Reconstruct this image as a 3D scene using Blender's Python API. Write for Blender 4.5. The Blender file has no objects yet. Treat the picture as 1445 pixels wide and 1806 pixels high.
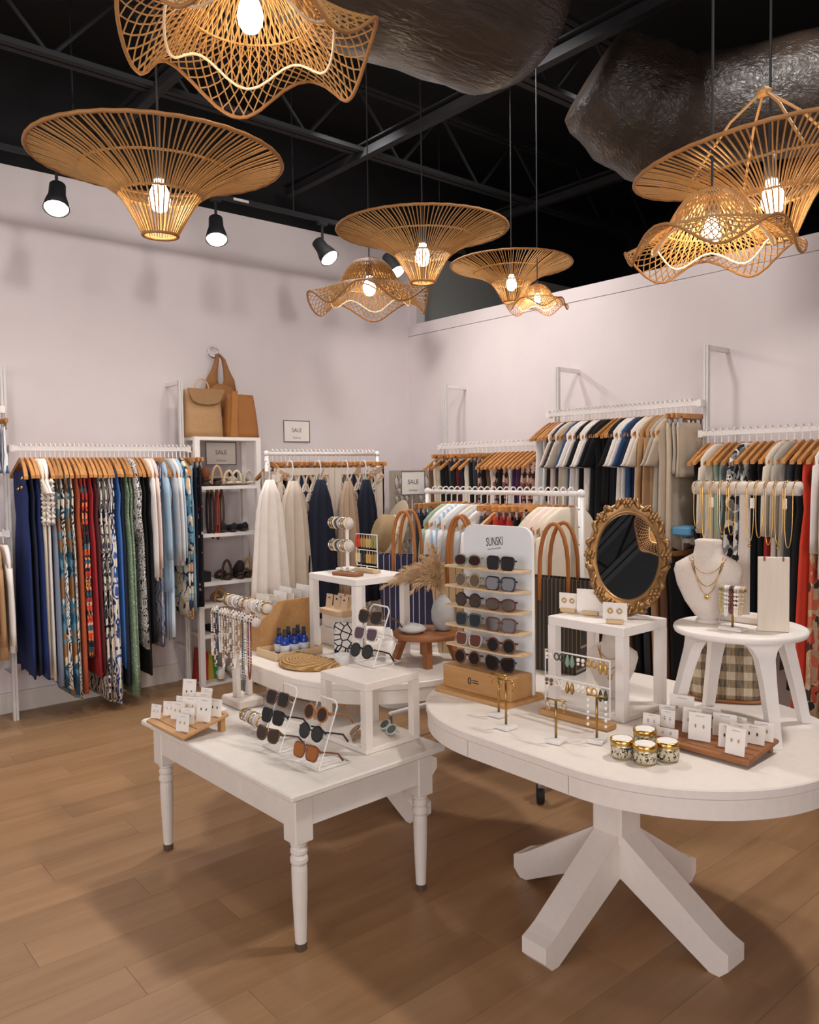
import bpy, math, random
from mathutils import Vector, Matrix
random.seed(7)
PI = math.pi
S = bpy.context.scene
C = S.collection
# ------------------------------------------------------------------ camera
FPX, IW, IH, EYE = 1412.6, 1445.0, 1806.0, 1.65
YAW, PIT, ROL = 0.86818, -0.05175, -0.014295
FW = Vector((math.cos(YAW)*math.cos(PIT), math.sin(YAW)*math.cos(PIT), math.sin(PIT)))
RT = Vector((math.sin(YAW), -math.cos(YAW), 0)); UP = RT.cross(FW)
RT, UP = RT*math.cos(ROL)+UP*math.sin(ROL), UP*math.cos(ROL)-RT*math.sin(ROL)
cd = bpy.data.cameras.new('camera'); cam = bpy.data.objects.new('camera', cd); C.objects.link(cam)
cd.sensor_fit = 'VERTICAL'; cd.sensor_height = 36.0; cd.lens = 36.0*FPX/IH; cd.clip_start = 0.05
mw = Matrix((RT, UP, -FW)).transposed().to_4x4(); mw.translation = (0, 0, EYE); cam.matrix_world = mw
S.camera = cam
EYEV = Vector((0, 0, EYE))
def ray(x, y): return FW+RT*((x-IW/2)/FPX)-UP*((y-IH/2)/FPX)
def onz(x, y, z): d = ray(x, y); return EYEV+d*((z-EYE)/d.z)       # pixel -> point on a horizontal surface
def ony(x, y, v): d = ray(x, y); return EYEV+d*(v/d.y)             # ... on a plane parallel to the left wall
def onx(x, y, v): d = ray(x, y); return EYEV+d*(v/d.x)             # ... on a plane parallel to the right wall
def ond(x, y, t): return EYEV+ray(x, y)*t                          # ... at a depth
def zat(x, y, p):                                                  # height of a pixel above a known foot point
    d = ray(x, y); t = math.hypot(p.x, p.y)/math.hypot(d.x, d.y); return EYE+d.z*t
# ------------------------------------------------------------------ view, world, lights
S.view_settings.view_transform = 'Standard'; S.view_settings.look = 'None'
S.view_settings.gamma = 1.0; S.view_settings.use_curve_mapping = False
S.view_settings.exposure = 0.17
w = bpy.data.worlds.new('world'); S.world = w; w.use_nodes = True
w.node_tree.nodes['Background'].inputs[0].default_value = (0.80, 0.88, 1.0, 1)
w.node_tree.nodes['Background'].inputs[1].default_value = 0.12
def light(name, kind, loc, target, energy, color, size=0.3, sizey=None, spot=None, blend=0.6):
    l = bpy.data.lights.new(name, kind); l.energy = energy; l.color = color
    if kind == 'AREA':
        l.size = size
        if sizey: l.shape = 'RECTANGLE'; l.size_y = sizey
    else: l.shadow_soft_size = size
    if spot: l.spot_size = math.radians(spot); l.spot_blend = blend
    o = bpy.data.objects.new(name, l); C.objects.link(o); o.location = loc
    o.rotation_euler = (Vector(target)-Vector(loc)).to_track_quat('-Z', 'Y').to_euler()
    return o
WARM = (1.0, 0.94, 0.90); DAY = (1.0, 0.965, 0.985); NEUT = (1.0, 0.95, 0.92)
# daylight through the shop front behind the photographer
light('shop_window_light', 'AREA', (-1.5, -3.6, 2.2), (2.2, 4.0, 1.9), 200, DAY, 5.0, 2.8)
light('side_window_light', 'AREA', (-3.8, 2.0, 2.2), (3.0, 3.4, 1.9), 75, DAY, 4.0, 2.6)
# track spots on the ceiling beams above the tables
light('ceiling_spot_tables', 'SPOT', (3.6, 0.9, 4.1), (2.2, 2.2, 0.7), 280, NEUT, 0.16, spot=62)
light('ceiling_spot_far_table', 'SPOT', (3.2, 4.3, 4.1), (2.3, 3.0, 0.7), 185, NEUT, 0.16, spot=70)
light('ceiling_spot_front', 'SPOT', (1.4, 0.6, 4.1), (1.9, 2.6, 0.5), 35, NEUT, 0.16, spot=80)
light('added_fill_left_aisle', 'SPOT', (0.6, 4.9, 4.1), (0.6, 4.7, 0.0), 260, NEUT, 0.16, spot=80)  # added fill with no fixture, brightens the floor by the left wall
for i, (a, b) in enumerate((((3.0, 3.2, 4.1), (5.1, 3.0, 2.2)), ((3.2, 1.4, 4.1), (5.1, 1.6, 2.0)), ((3.2, 4.6, 4.1), (5.1, 4.9, 2.2)))):
    light('ceiling_spot_right_wall', 'SPOT', a, b, 82, NEUT, 0.12, spot=85)
for x in (0.2, 1.7, 3.2, 4.5): light('added_wash_left_wall', 'SPOT', (x, 3.0, 4.15), (x+.1, 6.04, 2.3), 105 if x < 4 else 55, NEUT, 0.14, spot=95, blend=0.9)  # unseen wall washers added to lift the left wall's brightness
# ------------------------------------------------------------------ colours and materials
def lin(h):
    if not isinstance(h, str): return (*h, 1.0)
    h = h.lstrip('#'); o = []
    for i in (0, 2, 4):
        c = int(h[i:i+2], 16)/255; o.append(c/12.92 if c <= .04045 else ((c+.055)/1.055)**2.4)
    return (*o, 1.0)
MATS = {}
class NT:
    def __init__(s, name):
        s.m = bpy.data.materials.new(name); s.m.use_nodes = True; s.t = s.m.node_tree
        s.b = s.t.nodes['Principled BSDF']; s.co = None
    def n(s, typ, ins=None, **kw):
        nd = s.t.nodes.new(typ)
        for k, v in kw.items(): setattr(nd, k, v)
        for k, v in (ins or {}).items(): s.set(nd.inputs[k], v)
        return nd
    def set(s, sock, v):
        if isinstance(v, bpy.types.NodeSocket): s.t.links.new(v, sock)
        else: sock.default_value = v
    def coord(s):
        if not s.co: s.co = s.n('ShaderNodeTexCoord').outputs['Object']
        return s.co
    def mapped(s, scale, rot=(0, 0, 0)):
        return s.n('ShaderNodeMapping', {'Vector': s.coord(), 'Scale': scale, 'Rotation': rot}).outputs[0]
    def noise(s, scale, detail=3, vec=None, dist=0.0):
        return s.n('ShaderNodeTexNoise', {'Vector': vec or s.coord(), 'Scale': scale, 'Detail': detail, 'Distortion': dist}).outputs[0]
    def math(s, op, a, b=0.0, c=0.0):
        nd = s.n('ShaderNodeMath', operation=op); s.set(nd.inputs[0], a); s.set(nd.inputs[1], b); s.set(nd.inputs[2], c); return nd.outputs[0]
    def ramp(s, f, stops, interp='LINEAR'):
        nd = s.n('ShaderNodeValToRGB', {'Fac': f}); cr = nd.color_ramp; cr.interpolation = interp
        while len(cr.elements) < len(stops): cr.elements.new(0.5)
        for e, (p, c) in zip(cr.elements, stops): e.position = p; e.color = lin(c)
        return nd.outputs[0]
    def mix(s, f, a, b, blend='MIX'):
        nd = s.n('ShaderNodeMix', data_type='RGBA', blend_type=blend)
        s.set(nd.inputs[0], f); s.set(nd.inputs[6], a if not isinstance(a, str) else lin(a)); s.set(nd.inputs[7], b if not isinstance(b, str) else lin(b)); return nd.outputs[2]
    def bump(s, h, strength=0.3, dist=0.01):
        s.set(s.b.inputs['Normal'], s.n('ShaderNodeBump', {'Height': h, 'Strength': strength, 'Distance': dist}).outputs[0])
    def fin(s, color=None, rough=0.6, metal=0.0, **kw):
        if color is not None: s.set(s.b.inputs['Base Color'], lin(color) if isinstance(color, str) else color)
        s.set(s.b.inputs['Roughness'], rough); s.set(s.b.inputs['Metallic'], metal)
        for k, v in kw.items(): s.set(s.b.inputs[k.replace('_', ' ')], v)
        return s.m
def solid(col, rough=0.6, metal=0.0, var=0.12, scale=30.0, bump=0.0, **kw):
    """one colour with a little unevenness of its own"""
    key = ('solid', col, rough, metal, var, scale, bump, tuple(sorted(kw.items())))
    if key in MATS: return MATS[key]
    t = NT('paint_'+col.strip('#')); n = t.noise(scale)
    f = t.math('MULTIPLY_ADD', n, var*2, 1-var)
    hs = t.n('ShaderNodeHueSaturation', {'Color': lin(col), 'Value': f})
    if bump: t.bump(n, bump, 0.004)
    MATS[key] = t.fin(hs.outputs[0], rough, metal, **kw); return MATS[key]
def cloth(col, var=0.10):
    key = ('cloth', col)
    if key in MATS: return MATS[key]
    t = NT('cloth_'+col.strip('#')); n = t.noise(14, 4); wv = t.noise(420, 1)
    hs = t.n('ShaderNodeHueSaturation', {'Color': lin(col), 'Value': t.math('MULTIPLY_ADD', n, var*2, 1-var)})
    t.bump(wv, 0.25, 0.001); MATS[key] = t.fin(hs.outputs[0], 0.9); return MATS[key]
def printed(name, base, stops, scale, kind='floral', stretch=(1, 1, 1), bdir='X'):
    key = ('print', name)
    if key in MATS: return MATS[key]
    t = NT('print_'+name); v = t.mapped(stretch)
    d = t.noise(scale*0.7, 2, v); dv = t.mix(0.10 if kind != 'palm' else 0.22, v, t.n('ShaderNodeTexNoise', {'Vector': v, 'Scale': scale*0.6}).outputs[1], 'ADD')
    if kind == 'floral':
        vo = t.n('ShaderNodeTexVoronoi', {'Vector': dv, 'Scale': scale}); cs = t.n('ShaderNodeSeparateColor', {'Color': vo.outputs['Color']})
        col = t.ramp(cs.outputs[0], stops, 'CONSTANT')
        col = t.mix(t.math('LESS_THAN', vo.outputs['Distance'], 0.62), base, col)
        col = t.mix(t.math('LESS_THAN', vo.outputs['Distance'], 0.13), col, stops[0][1])
    elif kind == 'palm':
        wv = t.n('ShaderNodeTexWave', {'Vector': dv, 'Scale': scale, 'Distortion': 9.0, 'Detail': 1.5, 'Detail Scale': 1.6})
        m = t.noise(scale*0.45, 1, v)
        col = t.ramp(m, stops, 'CONSTANT')
        col = t.mix(t.math('GREATER_THAN', wv.outputs[0], 0.60), base, col)
    elif kind == 'ditsy':
        vo = t.n('ShaderNodeTexVoronoi', {'Vector': v, 'Scale': scale}); cs = t.n('ShaderNodeSeparateColor', {'Color': vo.outputs['Color']})
        col = t.mix(t.math('LESS_THAN', vo.outputs['Distance'], 0.30), base, t.ramp(cs.outputs[0], stops, 'CONSTANT'))
    elif kind == 'stripe':
        wv = t.n('ShaderNodeTexWave', {'Vector': v, 'Scale': scale, 'Distortion': 0.0}, wave_profile='SIN', bands_direction=bdir); col = t.ramp(wv.outputs[0], [(0, base)]+stops, 'CONSTANT')
    elif kind == 'veins':                                             # dark outlines round pale petals
        vo = t.n('ShaderNodeTexVoronoi', {'Vector': v, 'Scale': scale}, feature='DISTANCE_TO_EDGE'); col = t.ramp(vo.outputs['Distance'], [(0, base)]+stops, 'CONSTANT')
        vc = t.n('ShaderNodeTexVoronoi', {'Vector': v, 'Scale': scale}); col = t.mix(t.math('LESS_THAN', vc.outputs['Distance'], 0.12), col, '#c9a063')
    elif kind == 'gingham':
        sx = t.n('ShaderNodeSeparateXYZ', {'Vector': v})
        a = t.math('GREATER_THAN', t.math('SINE', t.math('MULTIPLY', sx.outputs[1], scale)), 0.0)
        b = t.math('GREATER_THAN', t.math('SINE', t.math('MULTIPLY', sx.outputs[2], scale)), 0.0)
        col = t.ramp(t.math('MULTIPLY', t.math('ADD', a, b), 0.5), [(0, base)]+stops, 'CONSTANT')
        col = t.mix(0.25, col, t.ramp(t.noise(240, 2, t.mapped((1, 1, 0.08))), [(0.3, '#3a2c20'), (0.7, '#d8ccb8')]))
    hs = t.n('ShaderNodeHueSaturation', {'Color': col, 'Value': t.math('MULTIPLY_ADD', d, 0.16, 0.92)})
    t.bump(t.noise(420, 1), 0.2, 0.001); MATS[key] = t.fin(hs.outputs[0], 0.85); return MATS[key]
def woodm(name, c1, c2, axis='X', scale=9.0, rough=0.5, rand=0.0):
    key = ('wood', name)
    if key in MATS: return MATS[key]
    t = NT('wood_'+name); k = {'X': (0.10, 1, 1), 'Y': (1, 0.10, 1), 'Z': (1, 1, 0.10)}[axis]
    v = t.mapped(k)
    if rand:
        oi = t.n('ShaderNodeObjectInfo'); off = t.math('MULTIPLY', oi.outputs['Random'], 37.0)
        v = t.n('ShaderNodeVectorMath', {0: v, 1: t.n('ShaderNodeCombineXYZ', {0: off, 1: off, 2: off}).outputs[0]}, operation='ADD').outputs[0]
    n = t.noise(scale, 6, v, 0.6); g = t.noise(scale*7, 3, v)
    f = t.math('MULTIPLY_ADD', g, 0.35, t.math('MULTIPLY', n, 0.75))
    col = t.ramp(f, [(0.28, c2), (0.72, c1)])
    if rand:
        hs = t.n('ShaderNodeHueSaturation', {'Color': col, 'Value': t.math('MULTIPLY_ADD', oi.outputs['Random'], rand*2, 1-rand)}); col = hs.outputs[0]
    t.bump(f, 0.12, 0.003); MATS[key] = t.fin(col, rough); return MATS[key]
def emit(name, col, strength):
    t = NT(name); t.fin(col, 0.4); t.set(t.b.inputs['Emission Color'], lin(col)); t.set(t.b.inputs['Emission Strength'], strength); return t.m
def glassm(name, col, rough=0.05, trans=0.9, alpha=1.0):
    t = NT(name); t.noise(3); return t.fin(col, rough, Transmission_Weight=trans, Alpha=alpha, IOR=1.45)
def wallm(name, col, s=5.0):
    t = NT(name); n = t.noise(s, 4); f = t.noise(160, 2)
    hs = t.n('ShaderNodeHueSaturation', {'Color': lin(col), 'Value': t.math('MULTIPLY_ADD', n, 0.08, 0.96)})
    t.bump(f, 0.10, 0.002); return t.fin(hs.outputs[0], 0.85)
M_WALL = wallm('wall_paint', '#ddd3d3'); M_WALL_DIM = wallm('dim_lit_wall_paint', '#a3a49f'); M_SKIRT = wallm('skirting_paint', '#d9d2c8')  # grey one: weaker light beyond the partition put into the left wall's colour
M_BLACK = solid('#0b0c0e', 0.9, var=0.3, scale=4); M_STEEL = solid('#121317', 0.75, var=0.25, scale=9)
M_FLOOR = woodm('floor', '#a9835e', '#8a6745', 'X', 5.0, 0.40, rand=0.07)
def worn_white(name, col, chip, wear):
    t = NT(name); n = t.noise(7, 6, None, 1.2); k = t.noise(2.3, 3)
    f = t.math('GREATER_THAN', t.math('MULTIPLY', n, t.math('MULTIPLY_ADD', k, 0.6, 0.7)), wear)
    base = t.n('ShaderNodeHueSaturation', {'Color': lin(col), 'Value': t.math('MULTIPLY_ADD', t.noise(18, 5), 0.16, 0.9)}).outputs[0]
    t.bump(n, 0.08, 0.003); return t.fin(t.mix(f, base, chip), 0.55)
M_OLD = worn_white('worn_white_paint', '#e2dbd2', '#8a7b6c', 0.80)
M_TABLE = solid('#e9e0d7', 0.40, var=0.05, scale=40); M_WHITE = solid('#efe9e3', 0.40, var=0.05, scale=25)
M_METALW = solid('#e8e4e0', 0.35, var=0.04); M_ALU = solid('#cfccc8', 0.35, var=0.06)
M_HANGER = woodm('hanger', '#c98d50', '#a16a36', 'Y', 14, 0.4, rand=0.18); M_HOOK = solid('#e6e2de', 0.3, var=0.03)
M_CHROME = solid('#c9c9cc', 0.2, 1.0, var=0.03); M_GOLD = solid('#c9a05a', 0.25, 1.0, var=0.15, scale=60); M_BRASS = solid('#a98449', 0.3, 1.0, var=0.1)
M_RATTAN = solid('#b98c52', 0.6, var=0.28, scale=22); M_RATTAN2 = solid('#a57440', 0.6, var=0.25, scale=30); M_CANE = solid('#ecd9bb', 0.5, var=0.08)
M_BULB = emit('lit_bulb_glass', '#fff0da', 16.0); M_SPOTFACE = emit('lit_spot_lens', '#fff1de', 22.0)
M_OAK = woodm('oak', '#c79a66', '#a87843', 'Y', 8); M_PALEOAK = woodm('pale_oak', '#dcc19b', '#c7a67a', 'Y', 8); M_TEAK = woodm('teak', '#9c6336', '#7a4722', 'Y', 9)
M_CARD = solid('#efe9e1', 0.7, var=0.04); M_INK = solid('#2a2a2c', 0.6, var=0.1); M_LINEN = solid('#d5cac0', 0.9, var=0.1, scale=120, bump=0.3)
M_TAN = solid('#a9672f', 0.55, var=0.14, scale=12, bump=0.1); M_DARKTAN = solid('#8a5128', 0.5, var=0.12)
M_ACRYL = glassm('clear_acrylic', '#f4f4f4', 0.05, 0.95, 0.35)
# ------------------------------------------------------------------ mesh helpers
class MB:
    """collects shapes; build() links them as ONE mesh object"""
    def __init__(s): s.v = []; s.f = []; s.M = Matrix()
    def add(s, vs, fs):
        o = len(s.v); s.v += [s.M @ Vector(p) for p in vs]; s.f += [tuple(i+o for i in q) for q in fs]; return s
    def box(s, c, d, rz=0.0, R=None):
        m = R if R else Matrix.Rotation(rz, 3, 'Z'); c = Vector(c); h = [x/2 for x in d]
        vs = [c+m @ Vector((h[0]*i, h[1]*j, h[2]*k)) for i in (-1, 1) for j in (-1, 1) for k in (-1, 1)]
        return s.add(vs, [(0, 1, 3, 2), (4, 6, 7, 5), (0, 4, 5, 1), (2, 3, 7, 6), (0, 2, 6, 4), (1, 5, 7, 3)])
    def bbox(s, c, d, b=0.004, rz=0.0, R=None):
        """box with chamfered edges"""
        m = R if R else Matrix.Rotation(rz, 3, 'Z'); c = Vector(c); hx, hy, hz = [x/2 for x in d]; b = min(b, hx*.45, hy*.45, hz*.45)
        rings = []
        for z, k in ((-hz, b), (-hz+b, 0), (hz-b, 0), (hz, b)):
            x, y = hx-k, hy-k
            rings.append([c+m @ Vector(p) for p in ((x-b, -y, z), (x, -y+b, z), (x, y-b, z), (x-b, y, z), (-x+b, y, z), (-x, y-b, z), (-x, -y+b, z), (-x+b, -y, z))])
        return s.loft(rings)
    def loft(s, rings, closed=True, cap=True):
        n = len(rings[0]); vs = [p for r in rings for p in r]; fs = []
        for i in range(len(rings)-1):
            for j in range(n if closed else n-1):
                k = (j+1) % n; fs.append((i*n+j, i*n+k, (i+1)*n+k, (i+1)*n+j))
        if cap and closed: fs.append(tuple(range(n-1, -1, -1))); fs.append(tuple((len(rings)-1)*n+j for j in range(n)))
        return s.add(vs, fs)
    def tube(s, pts, r, n=6, closed=False, cap=True):
        pts = [Vector(p) for p in pts]; m = len(pts); rr = r if isinstance(r, (list, tuple)) else [r]*m; rings = []; up = None
        for i, p in enumerate(pts):
            a = pts[(i-1) % m] if (closed or i) else p; b = pts[(i+1) % m] if (closed or i < m-1) else p
            t = (b-a); t = t.normalized() if t.length > 1e-9 else Vector((0, 0, 1))
            if up is None: up = t.orthogonal().normalized()
            up = (up-t*up.dot(t)); up = up.normalized() if up.length > 1e-6 else t.orthogonal().normalized()
            q = t.cross(up); rings.append([p+(up*math.cos(2*PI*j/n)+q*math.sin(2*PI*j/n))*rr[i] for j in range(n)])
        if closed: rings.append(rings[0]); return s.loft(rings, cap=False)
        return s.loft(rings, cap=cap)
    def cyl(s, a, b, r, r2=None, n=12): return s.tube([a, b], [r, r2 if r2 is not None else r], n)
    def lathe(s, prof, c=(0, 0, 0), n=24, sx=1.0, sy=1.0):
        c = Vector(c); return s.loft([[c+Vector((r*sx*math.cos(2*PI*j/n), r*sy*math.sin(2*PI*j/n), z)) for j in range(n)] for r, z in prof])
    def ball(s, c, r, n=8, m=5):
        rx, ry, rz = r if isinstance(r, (list, tuple)) else (r, r, r)
        c = Vector(c); return s.loft([[c+Vector((rx*math.sin(a)*math.cos(2*PI*j/n), ry*math.sin(a)*math.sin(2*PI*j/n), -rz*math.cos(a))) for j in range(n)] for a in [PI*(i+.15)/(m+.3) for i in range(m+1)]])
    def prism(s, poly, h, axis='Z', off=0.0):
        def P(a, b, c): return {'Z': (a, b, c), 'X': (c, a, b), 'Y': (a, c, b)}[axis]
        return s.loft([[Vector(P(a, b, off)) for a, b in poly], [Vector(P(a, b, off+h)) for a, b in poly]])
    def build(s, name, mat, parent=None, smooth=False, loc=None, rz=0.0):
        me = bpy.data.meshes.new(name); me.from_pydata([tuple(p) for p in s.v], [], s.f)
        if smooth: me.polygons.foreach_set('use_smooth', [True]*len(me.polygons))
        me.update()
        if mat: me.materials.append(mat)
        return put(name, me, parent, loc, rz)
def put(name, data, parent=None, loc=None, rz=0.0):
    o = bpy.data.objects.new(name, data); C.objects.link(o)
    if parent: o.parent = parent
    if loc is not None: o.location = loc
    if rz: o.rotation_euler = (0, 0, rz)
    return o
def fixnormals(o):
    import bmesh
    bm = bmesh.new(); bm.from_mesh(o.data); bmesh.ops.recalc_face_normals(bm, faces=bm.faces); bm.to_mesh(o.data); bm.free(); return o
def tag(o, label, cat, group=None):
    o['label'] = label; o['category'] = cat
    if group: o['group'] = group
    return o
def thing(name, label, cat, loc=(0, 0, 0), rz=0.0, group=None):
    o = put(name, None, None, loc, rz); o.empty_display_size = 0.05; return tag(o, label, cat, group)
def struct(o): o['kind'] = 'structure'; return o
def copy_tree(o, parent=None):
    c = o.copy(); C.objects.link(c); c.parent = parent
    for ch in list(o.children): copy_tree(ch, c)
    return c
ORD = 'first second third fourth fifth sixth seventh eighth ninth tenth eleventh twelfth thirteenth fourteenth fifteenth sixteenth seventeenth eighteenth nineteenth twentieth'.split()
TENS = {20: 'twenty', 30: 'thirty', 40: 'forty'}
def ordw(i):
    if i < 20: return ORD[i]
    n = i+1
    if n % 10 == 0: return {30: 'thirtieth', 40: 'fortieth', 50: 'fiftieth'}[n]
    return TENS[n//10*10]+'-'+ORD[n % 10-1]
def arc(c, r, a0, a1, n, u=(1, 0, 0), v=(0, 0, 1)):
    c, u, v = Vector(c), Vector(u), Vector(v); return [c+u*(r*math.cos(a0+(a1-a0)*i/n))+v*(r*math.sin(a0+(a1-a0)*i/n)) for i in range(n+1)]
def text(name, s, mat, parent, M, size, extrude=0.0004, align='CENTER', shear=0.0):
    """real lettering: a text curve turned into a mesh part"""
    cu = bpy.data.curves.new(name, 'FONT'); cu.body = s; cu.size = size; cu.extrude = extrude; cu.align_x = align; cu.align_y = 'CENTER'; cu.shear = shear; cu.resolution_u = 3
    o = bpy.data.objects.new(name, cu); C.objects.link(o); dg = bpy.context.evaluated_depsgraph_get()
    me = bpy.data.meshes.new_from_object(o.evaluated_get(dg)); bpy.data.objects.remove(o); bpy.data.curves.remove(cu)
    me.transform(M); me.materials.clear(); me.materials.append(mat); return put(name, me, parent)
# ------------------------------------------------------------------ the room
XW, YW = 5.131, 6.04
def slab(name, a, b, mat):
    a, b = Vector(a), Vector(b); return struct(MB().box((a+b)/2, b-a).build(name, mat))
floor = slab('floor', (-4.2, -4.2, -0.12), (9.0, YW+0.1, -0.008), M_FLOOR)
slab('wall_left', (-4.2, YW, -0.1), (XW+0.02, YW+0.12, 3.782), M_WALL)
slab('wall_left_beyond', (XW+0.02, YW+0.02, -0.1), (9.0, YW+0.14, 3.782), M_WALL_DIM)
slab('wall_left_upper', (-4.2, YW+0.06, 3.782), (9.0, YW+0.14, 4.72), M_BLACK)
slab('wall_right', (XW, -4.2, -0.1), (XW+0.14, YW, 2.955), M_WALL)
slab('trim_1', (XW-0.006, -4.2, 2.958), (XW+0.146, YW-0.001, 3.064), M_WALL)
slab('trim_2', (XW+0.02, YW-0.10, 3.066), (XW+0.13, YW+0.018, 3.78), M_WALL)
slab('wall_far', (8.9, -4.2, -0.1), (9.0, YW, 4.72), M_BLACK)
slab('wall_back', (-4.2, -4.2, -0.1), (9.0, -4.1, 4.72), M_WALL)
slab('wall_side', (-4.3, -4.2, -0.1), (-4.2, YW, 4.72), M_WALL)
slab('ceiling', (-4.3, -4.3, 4.72), (9.1, YW+0.2, 4.8), M_BLACK)
slab('baseboard_left', (-4.2, YW-0.018, 0.0), (2.66, YW-0.001, 0.142), M_SKIRT)
# floor boards: 0.19 m wide, running along the left wall
PW, PL = 0.19, 1.24
pm = MB().bbox((0, 0, -0.004), (PL-0.0008, PW-0.0008, 0.008), 0.0007).build('plank', M_FLOOR, floor).data
first = bpy.data.objects['plank']; rest = MB(); cand = []
r = 0; y = YW-0.0005-PW*42
while y < YW-0.02:
    off = [0.0, 0.47, 0.86, 0.22, 0.65][r % 5]; x = -3.0+off
    while x < XW-0.02:
        cx, cy = x+PL/2, y+PW/2
        vis = 0; dist = math.hypot(cx, cy)
        for ax in (-.5, 0, .5):
            d = Vector((cx+PL*ax, cy, 0))-EYEV; dep = d.dot(FW)
            if dep > 0.3:
                px, py = IW/2+FPX*d.dot(RT)/dep, IH/2-FPX*d.dot(UP)/dep
                if -60 < px < IW+60 and py < IH+60: vis = 1
        cand.append((0 if vis else 1, dist, cx, cy)); x += PL
    y += PW; r += 1
cand.sort(); k = 0
for nv, dist, cx, cy in cand:
    if not nv and k < 298:
        o = first if k == 0 else put('plank', pm, floor); o.location = (cx, cy, 0); k += 1
    else: rest.bbox((cx, cy, -0.004), (PL-0.0008, PW-0.0008, 0.008), 0.0007)
q = rest.build('plank_field', M_FLOOR, floor); q['kind'] = 'stuff'
# open black ceiling: bar joists, bridging bars, the wrapped duct
def joist(y, z0, z1, x0, x1):
    m = MB()
    for z in (z0, z1): m.box(((x0+x1)/2, y-0.03, z), (x1-x0, 0.045, 0.03)); m.box(((x0+x1)/2, y+0.03, z), (x1-x0, 0.045, 0.03))
    n = int((x1-x0)/0.42)
    for i in range(n):
        a = x0+(x1-x0)*i/n; b = x0+(x1-x0)*(i+1)/n; zz = (z0, z1) if i % 2 else (z1, z0); m.cyl((a, y, zz[0]), (b, y, zz[1]), 0.013, n=5)
    return struct(m.build('ceiling_joist', M_STEEL))
for y in (0.2, 1.7, 3.35, 4.85): joist(y, 4.02, 4.5, -4.1, 8.8)
for x in (0.6, 2.1, 3.7, 5.6): struct(MB().box((x, 0.9, 4.0), (0.06, 10.0, 0.06)).box((x, 0.9, 4.055), (0.1, 10.0, 0.012)).build('ceiling_bridging_bar', M_STEEL))
def duct():
    t = NT('wrapped_duct_foil'); n = t.noise(2.0, 3, t.mapped((0.35, 1.6, 1.6)), 1.2); n2 = t.noise(11, 4, t.mapped((0.5, 2.5, 2.5)), 2.4)
    t.bump(t.math('ADD', n, t.math('MULTIPLY', n2, 0.35)), 0.5, 0.05)
    mat = t.fin(t.ramp(n, [(0.3, '#231b16'), (0.7, '#3a2f27')]), 0.36)
    root = thing('ceiling_duct', 'large dark foil-wrapped air duct bending across the black ceiling', 'duct', (0, 0, 0))
    def snake(pts, rad, nm):
        m = MB(); m.tube(pts, rad, 28); o = m.build(nm, mat, root, True)
        return o
    P = []; Rr = []
    yc, zc, rd = 2.18, 3.42, 0.33
    for i in range(50):
        P.append((-3.2+i*0.117, yc+.008*math.sin(i*.9), zc+.012*math.sin(i*.7))); Rr.append(rd*(1+.022*math.sin(i*1.1)+.018*math.sin(i*2.7))*(1.0 if i < 47 else (.97, .85, .5)[i-47]))
    snake(P, Rr, 'straight_run')
    c0 = ond(1146, 222, 4.3); P = []; Rr = []
    for i in range(15):
        a = i/14; P.append(c0+Vector((-.30+.60*a, .14-.34*a, .22-.22*math.sin(a*PI*.6)))); Rr.append(.33*math.sin(PI*(.12+.76*a))**.28*(1+.03*math.sin(i*1.9)))
    snake(P, Rr, 'elbow')
    P = [c0+Vector((.12+.10*i, -.10-.16*i, .03+.012*i)) for i in range(16)]
    snake(P, [.29*(1+.03*math.sin(i*2.3)) for i in range(16)], 'branch_run')
    return root
duct()
# ------------------------------------------------------------------ rattan pendants
CEIL = 4.72
def pendant_common(root, zb, bulb_s=1.0):
    """cord, socket and bulb; bulb bottom hangs at local zb"""
    top = CEIL-root.location.z; d = root.rotation_euler.to_matrix().inverted() @ Vector((0, 0, 1))
    MB().cyl(d*(zb+0.13*bulb_s), d*top, 0.0035, n=6).build('cord', M_INK, root)
    MB().lathe([(0.0, .13*bulb_s+0.05), (0.016, .13*bulb_s+.045), (0.019, .105*bulb_s), (0.014, .098*bulb_s)], (0, 0, zb), 12).build('socket', M_INK, root, True)
    MB().lathe([(0.004, 0), (0.020*bulb_s, .006*bulb_s), (0.030*bulb_s, .022*bulb_s), (0.033*bulb_s, .042*bulb_s), (0.028*bulb_s, .064*bulb_s), (.018*bulb_s, .086*bulb_s), (.014*bulb_s, .104*bulb_s)], (0, 0, zb), 16).build('bulb', M_BULB, root, True)
    l = light('pendant_bulb_light', 'POINT', root.location+Vector((0, 0, zb+0.03)), (0, 0, 0), 8.0, (1, .80, .58), 0.035)
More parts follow.
